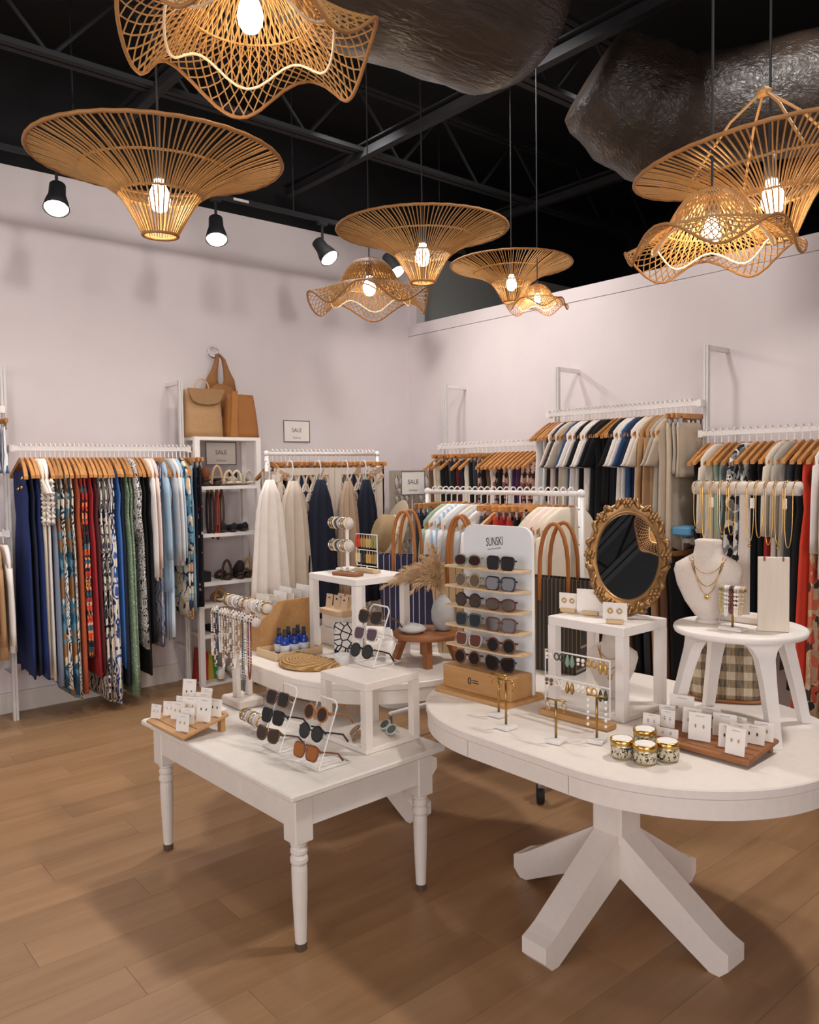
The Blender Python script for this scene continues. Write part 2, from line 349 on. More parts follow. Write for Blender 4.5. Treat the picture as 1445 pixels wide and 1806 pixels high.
def trumpet(px, py, dia, dep, label, tilt=(0, 0), brackets=False):
    c = ond(px, py, dep); R = dia/2
    root = thing('rattan_pendant_lamp', label, 'lamp', c, random.random()*6, 'rattan trumpet pendant lamps')
    root.rotation_euler = (Matrix.Rotation(tilt[0], 3, FW) @ Matrix.Rotation(tilt[1], 3, RT)).to_euler()
    k = R/0.375
    prof = [(0.375, 0.004), (0.345, -0.004), (0.30, -0.017), (0.26, -0.031), (0.232, -0.044), (0.20, -0.058), (0.165, -0.077), (0.140, -0.094), (0.123, -0.108)]
    low = [(0.123, -0.108), (0.105, -0.132), (0.085, -0.165), (0.066, -0.20), (0.052, -0.225)]
    m = MB(); N = 128
    for i in range(N):
        a = 2*PI*i/N+random.uniform(-.009, .009); ca, sa = math.cos(a), math.sin(a); j = random.uniform(-.002, .002)
        m.tube([(r*k*ca, r*k*sa, (z+j)*k) for r, z in prof], 0.0026*k, 4)
    for i in range(44):
        a = 2*PI*i/44+random.uniform(-.02, .02); ca, sa = math.cos(a), math.sin(a)
        m.tube([(r*k*ca, r*k*sa, z*k) for r, z in low], 0.0026*k, 4)
    o = m.build('rattan_ribs', M_RATTAN, root); o['kind'] = 'stuff'
    def ring(r, z, t, nm, wob=0.0, mt=M_RATTAN2):
        MB().tube([(r*k*math.cos(2*PI*i/72), r*k*math.sin(2*PI*i/72), z*k+wob*(i % 2)) for i in range(72)], t*k, 6, True).build(nm, mt, root, True)
    ring(0.378, 0.004, 0.0062, 'rim', 0.0015); ring(0.234, -0.04, 0.0038, 'middle_hoop', 0.001, M_RATTAN); ring(0.125, -0.104, 0.0038, 'lower_hoop', 0.001, M_RATTAN); ring(0.053, -0.225, 0.0055, 'bottom_hoop', 0.001)
    if brackets:
        m = MB()
        for i in range(4):
            a = PI/4+i*PI/2; m.tube([(0.012*math.cos(a), 0.012*math.sin(a), 0.185*k), (0.10*k*math.cos(a), 0.10*k*math.sin(a), 0.12*k), (0.23*k*math.cos(a), 0.23*k*math.sin(a), -0.03*k)], 0.004, 6)
        m.lathe([(0.02, .18*k), (0.022, .19*k), (0.012, .2*k)], n=10); m.build('hanging_bracket', M_RATTAN, root)
    pendant_common(root, -0.155*k, k)
    return root
def wavy(px, py, dia, dep, label, phase=0.0, sag=1.0):
    """px,py is the middle of the brim"""
    R = dia/2; k = R/0.32; c = ond(px, py, dep)
    root = thing('wavy_rattan_pendant_lamp', label, 'lamp', c, phase, 'wavy woven pendant lamps')
    def surf(a, s):          # crown then waving brim
        if s < 0.45:
            u = s/0.45; r = 0.055+0.115*u**0.8; z = 0.175-0.135*u**1.5
        else:
            u = (s-0.45)/0.55; r = 0.17+0.15*u; z = 0.04-0.045*u-0.045*u*u+sag*(0.046*u*u)*math.cos(5*a)
            r *= 1+0.05*u*math.cos(5*a+0.6)
        return Vector((r*k*math.cos(a), r*k*math.sin(a), z*k))
    m = MB(); N = 64
    for sg in (-1, 1):
        for i in range(N):
            a0 = 2*PI*i/N; m.tube([surf(a0+sg*0.9*s, s) for s in [j/13 for j in range(14)]], 0.0019*k+0.0004, 4)
    o = m.build('woven_cane', M_RATTAN, root); o['kind'] = 'stuff'
    def ringp(s, t, nm, mt, n=90, f=surf): MB().tube([f(2*PI*i/n, s)+Vector((0, 0, 0.001*(i % 2))) for i in range(n)], t*k, 6, True).build(nm, mt, root, True)
    ringp(1.0, 0.0055, 'brim_edge', M_RATTAN2); ringp(0.0, 0.005, 'crown_hoop', M_RATTAN2); ringp(0.45, 0.003, 'brow_hoop', M_RATTAN)
    def inner(a, s):
        r = 0.06+0.16*s; z = 0.15-0.13*s-0.05*s*s+0.030*s*s*math.cos(5*a+0.3); return Vector((r*k*math.cos(a), r*k*math.sin(a), z*k))
    m = MB()
    for i in range(90):
        a0 = 2*PI*i/90; m.tube([inner(a0+0.22*s*(1 if i % 2 else -1), s) for s in [j/8 for j in range(9)]], 0.0017*k+0.0004, 4)
    o = m.build('inner_cane', M_RATTAN, root); o['kind'] = 'stuff'
    ringp(1.0, 0.004, 'inner_edge', M_CANE, f=inner)
    pendant_common(root, -0.015*k, 1.05*k)
    return root
trumpet(280, 284, 0.695, 2.30, 'large trumpet-shaped rattan pendant lamp above the left clothes rail', (.02, .045))
trumpet(745, 407, 0.73, 3.45, 'trumpet-shaped rattan pendant lamp hanging in front of the room corner', (.0, .03))
trumpet(902, 469, 0.74, 4.95, 'farthest trumpet-shaped rattan pendant lamp, over the partition wall')
trumpet(1358, 282, 0.74, 2.28, 'trumpet-shaped rattan pendant lamp with four bracket rods, right edge', (-.12, .05), True)
wavy(442, 48, 0.61, 2.02, 'wavy-brimmed woven pendant lamp cut off by the top edge', 0.55, 1.25)
wavy(652, 517, 0.625, 4.25, 'wavy-brimmed woven pendant lamp near the wall corner, left of centre', 0.2)
wavy(948, 533, 0.355, 4.70, 'smallest wavy woven pendant lamp, below the farthest trumpet lamp', 0.9)
wavy(1256, 422, 0.445, 2.12, 'wavy-brimmed woven pendant lamp overlapping the right trumpet lamp', 0.6)
# ------------------------------------------------------------------ track and spotlights on the left wall side
TY = 5.25
ta, tb = ony(0, 262, TY), ony(600, 392, TY); TZ = (ta.z+tb.z)/2
tr = thing('lighting_track', 'thin black lighting track running along the left wall', 'track', ((ta.x+tb.x)/2, TY, TZ))
MB().box((0, 0, 0), (5.2, 0.035, 0.03)).build('track_rail', M_STEEL, tr)
for x in (-2.3, -0.8, 0.8, 2.3): MB().cyl((x, 0, 0.01), (x, 0, CEIL-TZ), 0.006, n=6).build('suspension_rod', M_STEEL, tr)
MB().box((0.35, -0.019, 0), (0.12, 0.004, 0.018)).build('joint_cover', M_ALU, tr)
def spot(px, py, tgt, label, energy=24):
    p = ony(px, py, TY); p.z = TZ-0.02
    root = thing('track_spotlight', label, 'spotlight', p, 0, 'spotlights on the lighting track')
    MB().box((0, 0, -0.005), (0.08, 0.036, 0.03)).build('adapter', M_STEEL, root); MB().cyl((0, 0, -0.02), (0, 0, -0.17), 0.010, n=8).build('stem', M_STEEL, root)
    d = (Vector(tgt)-Vector((p.x, p.y, p.z-0.20))).normalized(); q = d.to_track_quat('-Z', 'Y').to_matrix().to_4x4(); q.translation = (0, 0, -0.20); q = q @ Matrix.Scale(1.35, 4)
    m = MB(); m.M = q; m.lathe([(0.02, 0.06), (0.036, 0.055), (0.038, 0.0), (0.05, -0.04), (0.058, -0.08), (0.054, -0.08), (0.045, -0.05)], n=18); m.build('head', M_STEEL, root, True)
    m = MB(); m.M = q; m.lathe([(0.052, -0.072), (0.045, -0.084), (0.02, -0.09)], n=18); m.build('lens', M_SPOTFACE, root, True)
    light('track_spot_light', 'SPOT', Vector((p.x, p.y, p.z-0.20))+d*0.15, tgt, energy, WARM, 0.05, spot=165, blend=1.0)
spot(100, 325, (1.25, 4.5, 1.6), 'track spotlight glaring at the far left above the wall', 34)
spot(380, 350, (2.3, 4.4, 1.2), 'track spotlight pointing steeply down beside the large trumpet lamp', 30)
spot(568, 382, (4.0, 4.15, 1.9), 'track spotlight tilted to the right, left of the middle trumpet lamp', 20)
spot(690, 440, (4.5, 4.3, 1.9), 'track spotlight half hidden behind the middle trumpet lamp', 18)
# ------------------------------------------------------------------ tables
T1, T2, T3 = 0.58, 0.74, 0.76          # heights: old farm table, far oval table, near oval table
def oval_table(cx, cy, R, leaf, z, label, reach=0.44):
    root = thing('pedestal_table', label, 'table', (cx, cy, 0))
    def outline(r, n=40):
        P = []
        for i in range(n+1): a = PI*i/n; P.append((r*math.cos(a), leaf/2+r*math.sin(a)))
        for i in range(n+1): a = PI+PI*i/n; P.append((r*math.cos(a), -leaf/2+r*math.sin(a)))
        return P
    m = MB(); ring = lambda r, zz: [Vector((a, b, zz)) for a, b in outline(r)]
    m.loft([ring(R-.004, z-.03), ring(R, z-.026), ring(R, z-.004), ring(R-.004, z)]); m.build('tabletop', M_TABLE, root)
    m = MB(); m.loft([ring(R-.006, z-.088), ring(R-.006, z-.031)]); m.build('apron', M_TABLE, root)
    for s in (-1, 1): MB().box((0, s*leaf/2, z-.048), (2*R-.008, .0022, .075)).build('leaf_seam', solid('#b9b0a8', .7), root)
    MB().bbox((0, 0, (z-.09+.30)/2), (.125, .125, z-.09-.30), .006).build('column', M_TABLE, root)
    for i in range(4):
        a = i*PI/2; u = Vector((math.cos(a), math.sin(a), 0)); v = Vector((-math.sin(a), math.cos(a), 0))
        h = 0.052; m = MB()
        def sec(r, z0, z1): return [u*r+v*(-h)+Vector((0, 0, z0)), u*r+v*h+Vector((0, 0, z0)), u*r+v*h+Vector((0, 0, z1)), u*r+v*(-h)+Vector((0, 0, z1))]
        m.loft([sec(0.0, .20, .36), sec(0.0626, .175, .335), sec(reach-.045, .0, .115), sec(reach-.01, 0.0, .097), sec(reach+.02, .03, .085)])
        fixnormals(m.build('leg', M_TABLE, root))
    return root
oval_table(2.42, 1.71, 0.55, 0.43, T3, 'white oval pedestal table in the foreground with four splayed square legs')
oval_table(2.41, 3.24, 0.55, 0.28, T2, 'white oval pedestal table farther back, behind the worn farm table')
FROT = math.radians(2.0)
ft = thing('farm_table', 'low worn white farm table with turned legs and chipped paint', 'table', (1.365, 2.235, 0), FROT)
FL, FWID = 1.17, 0.72
def ftab():
    m = MB(); m.bbox((FWID/2, FL/2, T1-.012), (FWID, FL, .024), .006); m.build('tabletop', M_OLD, ft)
    h = .115; z = T1-.024-h/2
    ins = .04
    for nm, c, d in (('apron', (FWID/2, ins+.012, z), (FWID-2*ins-.09, .022, h)), ('apron', (FWID/2, FL-ins-.012, z), (FWID-2*ins-.09, .022, h)), ('apron', (ins+.012, FL/2, z), (.022, FL-2*ins-.09, h)), ('apron', (FWID-ins-.012, FL/2, z), (.022, FL-2*ins-.09, h))):
        MB().box(c, d).build(nm, M_OLD, ft)
    MB().box((ins-.0005, FL/2+.12, z+.005), (.006, FL*.52, h*.72)).build('drawer_front', M_OLD, ft)
    for x in (ins+.035, FWID-ins-.035):
        for y in (ins+.035, FL-ins-.035):
            m = MB(); m.bbox((x, y, T1-.024-.085), (.075, .075, .17), .004)
            t = T1-.024-.17
            m.lathe([(.030, t), (.030, t-.012), (.024, t-.018), (.030, t-.028), (.030, t-.04), (.024, t-.047), (.031, t-.058), (.031, t-.072), (.026, t-.082), (.028, t-.1), (.026, t-.2), (.020, .03), (.019, .0)], (x, y, 0), 18)
            m.build('leg', M_OLD, ft)
            MB().lathe([(.0212, 0.0005), (.0214, .012), (.0216, .026)], (x, y, 0), 9).build('chipped_foot', solid('#5a4636', .8, var=.3), ft)
ftab()
# ------------------------------------------------------------------ wall rails
def post(parent, x, y, top, wallpt, ax):
    """slotted upright with arms back to the wall"""
    m = MB()
    for s in (-1, 1): m.box((x+(s*.009 if ax == 'X' else 0), y+(s*.009 if ax == 'Y' else 0), top/2), (.014 if ax == 'X' else .028, .028 if ax == 'X' else .014, top))
    m.box((x, y, top/2), (.016, .016, top)); m.build('upright', M_ALU, parent)
    for z in (top-.015, .30):
        c = (x, (y+wallpt)/2, z) if ax == 'X' else ((x+wallpt)/2, y, z); d = (.026, abs(wallpt-y), .03) if ax == 'X' else (abs(wallpt-x), .026, .03)
        MB().box(c, d).build('wall_arm', M_METALW, parent)
def wall_rack(name, label, posts, rails, ax):
    root = thing(name, label, 'clothes rack', (posts[0][0], posts[0][1], 0))
    o = root.location
    for x, y, top in posts: post(root, x-o.x, y-o.y, top, (YW-.001-o.y) if ax == 'X' else (XW-.001-o.x), ax)
    for (a, b) in rails:
        a = Vector(a)-o; b = Vector(b)-o
        m = MB(); c = (a+b)/2; L = (b-a).length
        m.box(c, (L, .014, .030) if ax == 'X' else (.014, L, .030)); m.build('hang_rail', M_METALW, root)
        for p in (a, b):
            q = MB(); e = 0.04
            if ax == 'X': q.box((p.x, p.y+.02, p.z), (.03, .055, .045))
            else: q.box((p.x+.02, p.y, p.z), (.055, .03, .045))
            q.build('rail_bracket', M_METALW, root)
    return root
LR_Y, LR_Z = 5.76, 1.835
wall_rack('slotted_clothes_rack', 'white slotted wall rack holding dresses along the left wall', [(1.405, 5.81, 2.375), (2.645, 5.81, 2.36)], [((1.43, LR_Y, LR_Z), (2.68, LR_Y, LR_Z))], 'X')
UL_Z = ony(5, 722, LR_Y).z; LL_Z = ony(6, 942, LR_Y).z
wall_rack('slotted_clothes_rack', 'white wall rack at the left edge with two rail heights', [(0.16, 5.81, 2.38)], [((0.2, LR_Y, UL_Z), (1.385, LR_Y, UL_Z)), ((0.2, LR_Y, LL_Z), (1.385, LR_Y, LL_Z))], 'X')
RX = 4.81
wall_rack('slotted_clothes_rack', 'white wall rack with the low rail beside the room corner', [(4.885, 5.25, 2.405)], [((RX, 4.08, 1.85), (RX, 5.26, 1.85))], 'Y')
wall_rack('slotted_clothes_rack', 'white wall rack with the highest rail, holding plain tops', [(4.878, 3.98, 2.425)], [((RX, 2.76, 2.06), (RX, 4.02, 2.06)), ((RX, 2.80, 1.16), (RX, 3.9, 1.16))], 'Y')
wall_rack('slotted_clothes_rack', 'white wall rack at the right edge behind the necklace stand', [(4.872, 2.744, 2.435), (4.872, 1.50, 2.435)], [((RX, 1.48, 1.86), (RX, 2.75, 1.86))], 'Y')
# free-standing pipe racks
def pipe_rack(name, label, a, b, z, foot, ax, cast=True):
    a, b = Vector((*a, 0)), Vector((*b, 0)); root = thing(name, label, 'clothes rack', (a+b)/2); o = root.location; a -= o; b -= o
    MB().cyl(a+Vector((0, 0, z)), b+Vector((0, 0, z)), .0135, n=12).build('top_rail', M_METALW, root, True)
    for p in (a, b):
        MB().cyl(p+Vector((0, 0, .18)), p+Vector((0, 0, z)), .0165, n=12).build('upright', M_METALW, root, True)
        MB().ball(p+Vector((0, 0, z)), .024, 10, 6).build('corner_joint', M_METALW, root, True)
        d = Vector((1, 0, 0)) if ax == 'Y' else Vector((0, 1, 0))
        MB().cyl(p-d*foot+Vector((0, 0, .175)), p+d*foot+Vector((0, 0, .175)), .0165, n=10).build('foot_bar', M_METALW, root, True)
        m = MB()
        for i in range(7): q = p-d*.0165+Vector((0, 0, z-.08-.09*i)); m.box(q, (.003, .006, .006) if ax == 'Y' else (.006, .003, .006))
        m.build('peg_hole', M_INK, root)
        for s in (-1, 1):
            q = p+d*foot*s; MB().cyl(q+Vector((0, 0, .17)), q+Vector((0, 0, .095)), .014, n=10).box(q+Vector((.02, .02, .07)), (.05, .012, .06), PI/4).box(q+Vector((-.012, -.012, .096)), (.06, .03, .012), PI/4).build('caster_fork', M_CHROME, root)
            MB().cyl(q+Vector((-.013, .013, .045)), q+Vector((.013, -.013, .045)), .045, n=18).build('caster_wheel', M_INK, root, True)
    return root
DX, DZ = 3.32, 1.518
pipe_rack('rolling_clothes_rack', 'white rolling pipe rack of light shirts behind the sunglasses display', (DX, 2.56), (DX, 3.74), DZ, 0.33, 'Y')
EY = 5.30; e0, e1 = ony(470, 800, EY), ony(665, 797, EY); EZ = e0.z
pipe_rack('rolling_clothes_rack', 'pale pipe rack with hangers behind the carved folding screen', (e0.x, EY), (e1.x, EY), EZ, 0.22, 'X')
# ------------------------------------------------------------------ hangers and garments
def hanger_mesh(kind):
    """local: rail at z=0, arms along x"""
    m = MB()
    if kind == 'arms':
        top = []; 
        for i in range(-8, 9):
            u = i/8; x = .205*u; z = -.070-.12*abs(u)**1.25; y = .018*(abs(u)**2); h = .022-.008*abs(u); t = .0075+.005*abs(u)
            top.append([Vector((x, y-t, z-h)), Vector((x, y+t, z-h)), Vector((x, y+t, z+h*.5)), Vector((x, y-t, z+h*.5))])
        m.loft(top)
    else: m.bbox((0, 0, -.082), (.36, .016, .034), .004)
    o = m.build('clothes_hanger', M_HANGER); return o
def hook_mesh():
    m = MB(); m.tube([(0, 0, -.066), (0, 0, -.03)]+arc((0, 0, .008), .024, -PI/2, PI*.95, 9, (1, 0, 0)), .0042, 5); return m.build('hook', M_HOOK)
def clip_mesh():
    return [MB().box((s*.13, 0, -.112), (.02, .016, .058)).build('clip', M_CHROME) for s in (-1, 1)]
PH = {}
for kd in ('arms', 'bar'):
    o = hanger_mesh(kd); h = hook_mesh(); h.parent = o
    if kd == 'bar':
        for c_ in clip_mesh(): c_.parent = o
    PH[kd] = (o, []); 
HUSED = {'arms': 0, 'bar': 0}
def hang(kind, loc, rz, where, group, lab):
    o = PH[kind][0]
    if HUSED[kind]: o = copy_tree(o)
    HUSED[kind] = 1; o.location = loc; o.rotation_euler = (0, random.uniform(-.02, .02), rz)
    kd = 'wooden clothes hanger' if kind == 'arms' else 'wooden clip hanger'
    return tag(o, f'{kd} holding {lab}', 'hanger', f'{kd}s on {group}')
def garment(kind, L, seed, a_w=0.2, flare=1.0, thick=0.016, sl=0.0):
    """hanging cloth, local z=0 at the rail, width along x, depth along y"""
    rnd = random.Random(seed); m = MB(); n = 26; ph = rnd.uniform(0, 6); kf = rnd.choice((3, 4, 5)); top = -.115
    def ring(a, b, z, rip, ph2=0.0):
        P = []
        for i in range(n):
            t = 2*PI*i/n; c, s_ = math.cos(t), math.sin(t); x = a*math.copysign(abs(c)**.75, c); y = b*math.copysign(abs(s_)**.6, s_)
            y += rip*math.sin(kf*PI*x/max(a, .01)+ph+ph2)+.018*(x/.205)**2*(1 if z > -.3 else .4)
            x += rip*.6*math.sin(kf*1.7*t+ph)
            P.append(Vector((x, y, z)))
        return P
    R = []
    if kind in ('tee', 'shirt', 'blouse'):
        R = [ring(.075, .016, -.070, 0), ring(.105, .020, -.084, 0), ring(.16, .020, -.116, .001), ring(.214, .018, -.166, .002), ring(.205, thick, -.24, .003), ring(a_w*.93, thick, -.33, .004)]
        Z0 = -.33
    elif kind == 'tank':
        R = [ring(.15, .004, -.150, 0), ring(.15, .006, -.17, 0), ring(.155, thick*.8, -.23, .002), ring(a_w*.9, thick, -.31, .004)]; Z0 = -.31
    elif kind == 'dress':
        R = [ring(.155, .005, -.150, 0), ring(.16, .008, -.17, .001), ring(.165, thick*.8, -.24, .002), ring(a_w*.9, thick, -.32, .004), ring(a_w*.78, thick, -.46, .003)]; Z0 = -.46
    elif kind in ('pants', 'skirt', 'shorts'):
        R = [ring(.15, .011, -.125, .001), ring(.155, .014, -.16, .002), ring(a_w*.9, thick, -.28, .004)]; Z0 = -.28
    steps = 6
    for i in range(1, steps+1):
        u = i/steps; z = Z0+(-L-Z0)*u; a = a_w*(.92+(flare-.92)*u)
        if kind == 'pants': a = a_w*(.92-.22*u)
        R.append(ring(a, thick*(1+.4*u), z, (.004+.007*u*flare)*min(1, thick/.014), u*.5))
    if kind in ('dress', 'skirt', 'tee', 'blouse'):                       # uneven hem
        R[-1] = [p+Vector((0, 0, .018*math.sin(7*p.x/a_w+ph))) for p in R[-1]]
    m.loft(R)
    if sl > 0 and kind in ('tee', 'shirt', 'blouse'):
        for s in (-1, 1):
            Q = []
            for i in range(6):
                u = i/5; sh = sl < .3; cx = s*((.165+.10*u) if sh else (.182+.04*u+.012*math.sin(u*3))); cz = -.185-.02-sl*u; w = .060+(.016 if sh else -.012)*u
                Q.append([Vector((cx+w*math.cos(2*PI*j/10), .018+(thick*.85+.003*math.sin(j*2.0+u*4))*math.sin(2*PI*j/10), cz+s*0.0-.03*math.cos(2*PI*j/10)*s*(0.6 if i < 5 else -.2))) for j in range(10)])
            m.loft(Q)
    return m
TAGM = None
def price_tag(parent, x, z, y=-.03):
    global TAGM
    if TAGM is None:
        m = MB(); m.box((0, 0, -.055), (.028, .0012, .05)); m.cyl((0, 0, -.03), (0, 0, .03), .0008, n=4); TAGM = m.build('price_tag', M_CARD, parent); TAGM.location = (x, y, z); return
    put('price_tag', TAGM.data, parent, (x, y, z))
def fill_rail(p0, p1, items, rz, where, garm_where, group, seed, side='left'):
    """items: list of (kind, material, description, length, extra). Hung in order from p0 to p1."""
    p0, p1 = Vector(p0), Vector(p1); n = len(items)
    cats = {'tee': 'top', 'shirt': 'shirt', 'blouse': 'blouse', 'tank': 'top', 'dress': 'dress', 'pants': 'trousers', 'skirt': 'skirt', 'shorts': 'shorts'}
    for i, it in enumerate(items):
        kind, mat, desc, L = it[:4]; ex = it[4] if len(it) > 4 else {}
        p = p0.lerp(p1, (i+.5)/n); r = rz+random.uniform(-.035, .035)
        hk = 'bar' if kind in ('pants', 'skirt', 'shorts') else 'arms'
        hang(hk, p, r, where, group, f'the {ordw(i)} garment from {side} on {garm_where}')
        th = ex.get('thick', min(.019, (p1-p0).length/n*.34)); sl = ex.get('sl', {'tee': .16, 'shirt': .50, 'blouse': .42}.get(kind, 0))
        m = garment(kind, L, seed*100+i, ex.get('w', .2 if kind in ('tee', 'shirt', 'blouse', 'dress') else .165), ex.get('flare', 1.15 if kind == 'dress' else 1.0), th, sl)
        o = m.build({'tee': 'short_sleeved_top', 'shirt': 'shirt', 'blouse': 'blouse', 'tank': 'sleeveless_top', 'dress': 'dress', 'pants': 'trousers', 'skirt': 'skirt', 'shorts': 'shorts'}[kind], mat, None, True, p, r)
        tag(o, f'{desc}, {ordw(i)} from {side} on {garm_where}', cats[kind], f'garments on {group}')
        if ex.get('tag') : price_tag(o, -.17 if rz > 1 else .1, -L*.75+.1)
        if ex.get('buttons'):
            for (u, zz) in ((-.17, -.2), (-.15, -.26), (-.06, -.27)): MB().ball((u, .035, zz), .012, 8, 5).build('gold_button', M_GOLD, o, True)
        if ex.get('ruffle'):
            b = MB()
            for kk in (-1, 1): b.tube([(-.19-.016*math.sin(j*1.5+kk), .016*kk+.008*math.sin(j*2.3), -.21-.009*j) for j in range(34)], [.010+.004*math.sin(j*1.9) for j in range(34)], 6)
            b.build('ruffle', mat, o, True)
# prints
P_BW = printed('black_white_strokes', '#e6e0d6', [(0, '#15161c'), (.45, '#1b1c22'), (.6, '#2c4b63')], 16, 'palm', (1, 1, .5))
P_TEAL = printed('teal_brown', '#5b8ea6', [(0, '#9a6b40'), (.4, '#2f6f8d'), (.6, '#d9cdb8'), (.8, '#274a63')], 13)
P_ORANGE = printed('orange_floral', '#22222c', [(0, '#d9512c'), (.3, '#e8935a'), (.5, '#c7362c'), (.7, '#33657c'), (.85, '#e9b49c')], 24)
P_PALM = printed('black_palm', '#e8ddcb', [(0, '#23283c'), (.5, '#2b3452')], 9, 'palm')
P_BLUELEAF = printed('blue_leaf', '#ebe4dc', [(0, '#28407e'), (.5, '#3e63ae'), (.6, '#20284a')], 8, 'palm')
P_GREEN = printed('green_ditsy', '#7d9478', [(0, '#c9d2bd'), (.5, '#4f6a52'), (.8, '#b8c4a8')], 70, 'ditsy')
P_ZEBRA = printed('zebra_leaf', '#e9e4de', [(0, '#101218')], 18, 'palm')
P_TIEDYE = printed('blue_tie_dye', '#d9d8dc', [(0, '#5565a0'), (.45, '#8790bd'), (.6, '#4a5590')], 7, 'palm')
P_NAVYFLOWER = printed('navy_cream_flower', '#1f3654', [(0, '#e8dcc2'), (.35, '#f0e6d2'), (.6, '#6fa0b5'), (.8, '#d9b48c')], 17)
P_BLACKFLOWER = printed('black_small_flower', '#14141a', [(0, '#9a3a40'), (.3, '#c8b6a8'), (.5, '#14141a')], 26, 'ditsy')
P_BSTRIPE = printed('blue_stripe', '#dfe8f0', [(.62, '#9bbcd6')], 11, 'stripe')
P_DSTRIPE = printed('denim_stripe', '#e3e1de', [(.70, '#3d5f8f')], 10, 'stripe')
P_BLUECHECK = printed('blue_check', '#23406f', [(0, '#c9a16d'), (.2, '#23406f'), (.9, '#e6e2da')], 5)
P_MAUVE = printed('brown_mauve_floral', '#3a2424', [(0, '#c49a86'), (.4, '#8c5a50'), (.7, '#d8b9a4')], 24)
P_BWFLOWER = printed('black_white_floral', '#e9e3da', [(0, '#1a1a1e'), (.4, '#26262b'), (.6, '#8c8c88')], 22)
P_GREYFLOWER = printed('grey_floral', '#cfcfc6', [(0, '#2c2c30'), (.4, '#8fa09a'), (.7, '#eae6dc')], 22)
P_TROPIC = printed('coral_tropical', '#d9c3a0', [(0, '#d9644a'), (.35, '#e0795a'), (.6, '#3d4438'), (.8, '#c9a884')], 15)
P_RUST = cloth('#a8502e'); NAVY = cloth('#171d33'); NAVYB = cloth('#152a63'); BLACK = cloth('#0e0f13'); WHITE = cloth('#ece6e0'); CREAM = cloth('#e0d3c0'); BEIGE = cloth('#cbb9a2'); TANC = cloth('#b08a62')
GREYB = cloth('#7d8698'); RED = cloth('#a5262c'); BLUE = cloth('#3d72b8'); LBLUE = cloth('#a9c6dc'); DENIM = cloth('#8fb0c4'); LGREY = cloth('#b9bcc0'); DBLUE = cloth('#2b4a75'); CHAR = cloth('#34363b'); STONE = cloth('#b5ac9f'); BROWN = cloth('#6b4a35'); REDO = cloth('#cf4a33'); MAROON = cloth('#5b1f22'); PURPLE = cloth('#4a2a4e'); SAGE = cloth('#9db09c'); PINKW = cloth('#e8d2c8'); CORAL = cloth('#d9452f'); GREYGREEN = cloth('#8c9a98')
left = [
 ('dress', NAVYB, 'navy dress with black bodice and gold buttons', 1.50, {'buttons': 1, 'w': .2}), ('dress', NAVY, 'dark navy long dress', 1.50), ('dress', NAVYB, 'navy pleated dress', 1.52),
 ('blouse', CREAM, 'cream ruffled dress', 1.50, {'ruffle': 1, 'sl': .1, 'flare': .9}), ('blouse', WHITE, 'white ruffled dress', 1.55, {'ruffle': 1, 'sl': .1, 'flare': .9}),
 ('dress', GREYB, 'grey-blue long dress', 1.58), ('dress', P_TEAL, 'teal and brown printed dress', 1.60), ('dress', P_BW, 'black and white brushstroke dress', 1.62), ('dress', P_TEAL, 'teal printed maxi dress', 1.68), ('dress', P_BW, 'black white geometric maxi dress', 1.70),
 ('dress', P_RUST, 'rust orange slip dress', 1.66), ('dress', P_ORANGE, 'orange floral dress', 1.42), ('dress', P_ORANGE, 'dark orange floral wrap dress', 1.44), ('dress', RED, 'plain red dress', 1.56), ('dress', MAROON, 'maroon dress', 1.55),
 ('dress', P_PALM, 'cream maxi dress with black palm leaves', 1.74), ('dress', P_PALM, 'cream palm leaf maxi dress', 1.76), ('dress', P_BLUELEAF, 'white maxi dress with blue leaves', 1.78), ('dress', P_BLUELEAF, 'blue leaf print maxi dress', 1.74), ('dress', BLUE, 'plain sky blue dress', 1.54, {'flare': .95}), ('dress', NAVY, 'navy tank dress', 1.68),
 ('dress', P_GREEN, 'green ditsy print maxi dress', 1.74, {'flare': 1.2}), ('dress', P_GREEN, 'sage ditsy print maxi dress', 1.74), ('blouse', P_ZEBRA, 'black and white leaf print blouse', .62), ('dress', P_ZEBRA, 'zebra print dress', 1.42), ('dress', BLACK, 'black dress', 1.62, {'flare': .95}), ('dress', BLACK, 'long black dress', 1.40),
 ('blouse', WHITE, 'white long-sleeved blouse', .95, {'sl': .72}), ('blouse', PINKW, 'pale pink blouse', .92, {'sl': .66}), ('pants', P_TIEDYE, 'blue tie-dye trousers', 1.46), ('shirt', LBLUE, 'pale blue long shirt', 1.05, {'sl': .6}), ('dress', P_BSTRIPE, 'blue and white striped dress', 1.40, {'flare': .9}), ('shirt', LGREY, 'light grey shirt', .86, {'sl': .62}), ('shirt', WHITE, 'white striped shirt', .86, {'sl': .62}), ('shirt', LBLUE, 'ice blue shirt', .86, {'sl': .60}),
 ('blouse', P_NAVYFLOWER, 'navy and cream flowered tunic', 1.24, {'sl': .55}), ('dress', P_NAVYFLOWER, 'navy flowered dress', 1.26, {'flare': .9}), ('shorts', DENIM, 'light blue chambray skirt', 1.22), ('pants', NAVY, 'navy trousers', 1.20), ('pants', P_BLACKFLOWER, 'black trousers with small flowers', 1.20)]
fill_rail((1.47, LR_Y, LR_Z), (2.72, LR_Y, LR_Z), left, PI/2, 'the left wall dress rail', 'left wall rail', 'the left wall dress rail', 1)
fill_rail((1.16, LR_Y, UL_Z), (1.385, LR_Y, UL_Z), [('shorts', P_DSTRIPE, 'white denim shorts with blue stripes and frayed hem', .42, {'w': .17}) for i in range(5)], PI/2, 'the upper rail at the left edge', 'upper left-edge rail', 'the upper rail at the left edge', 2)
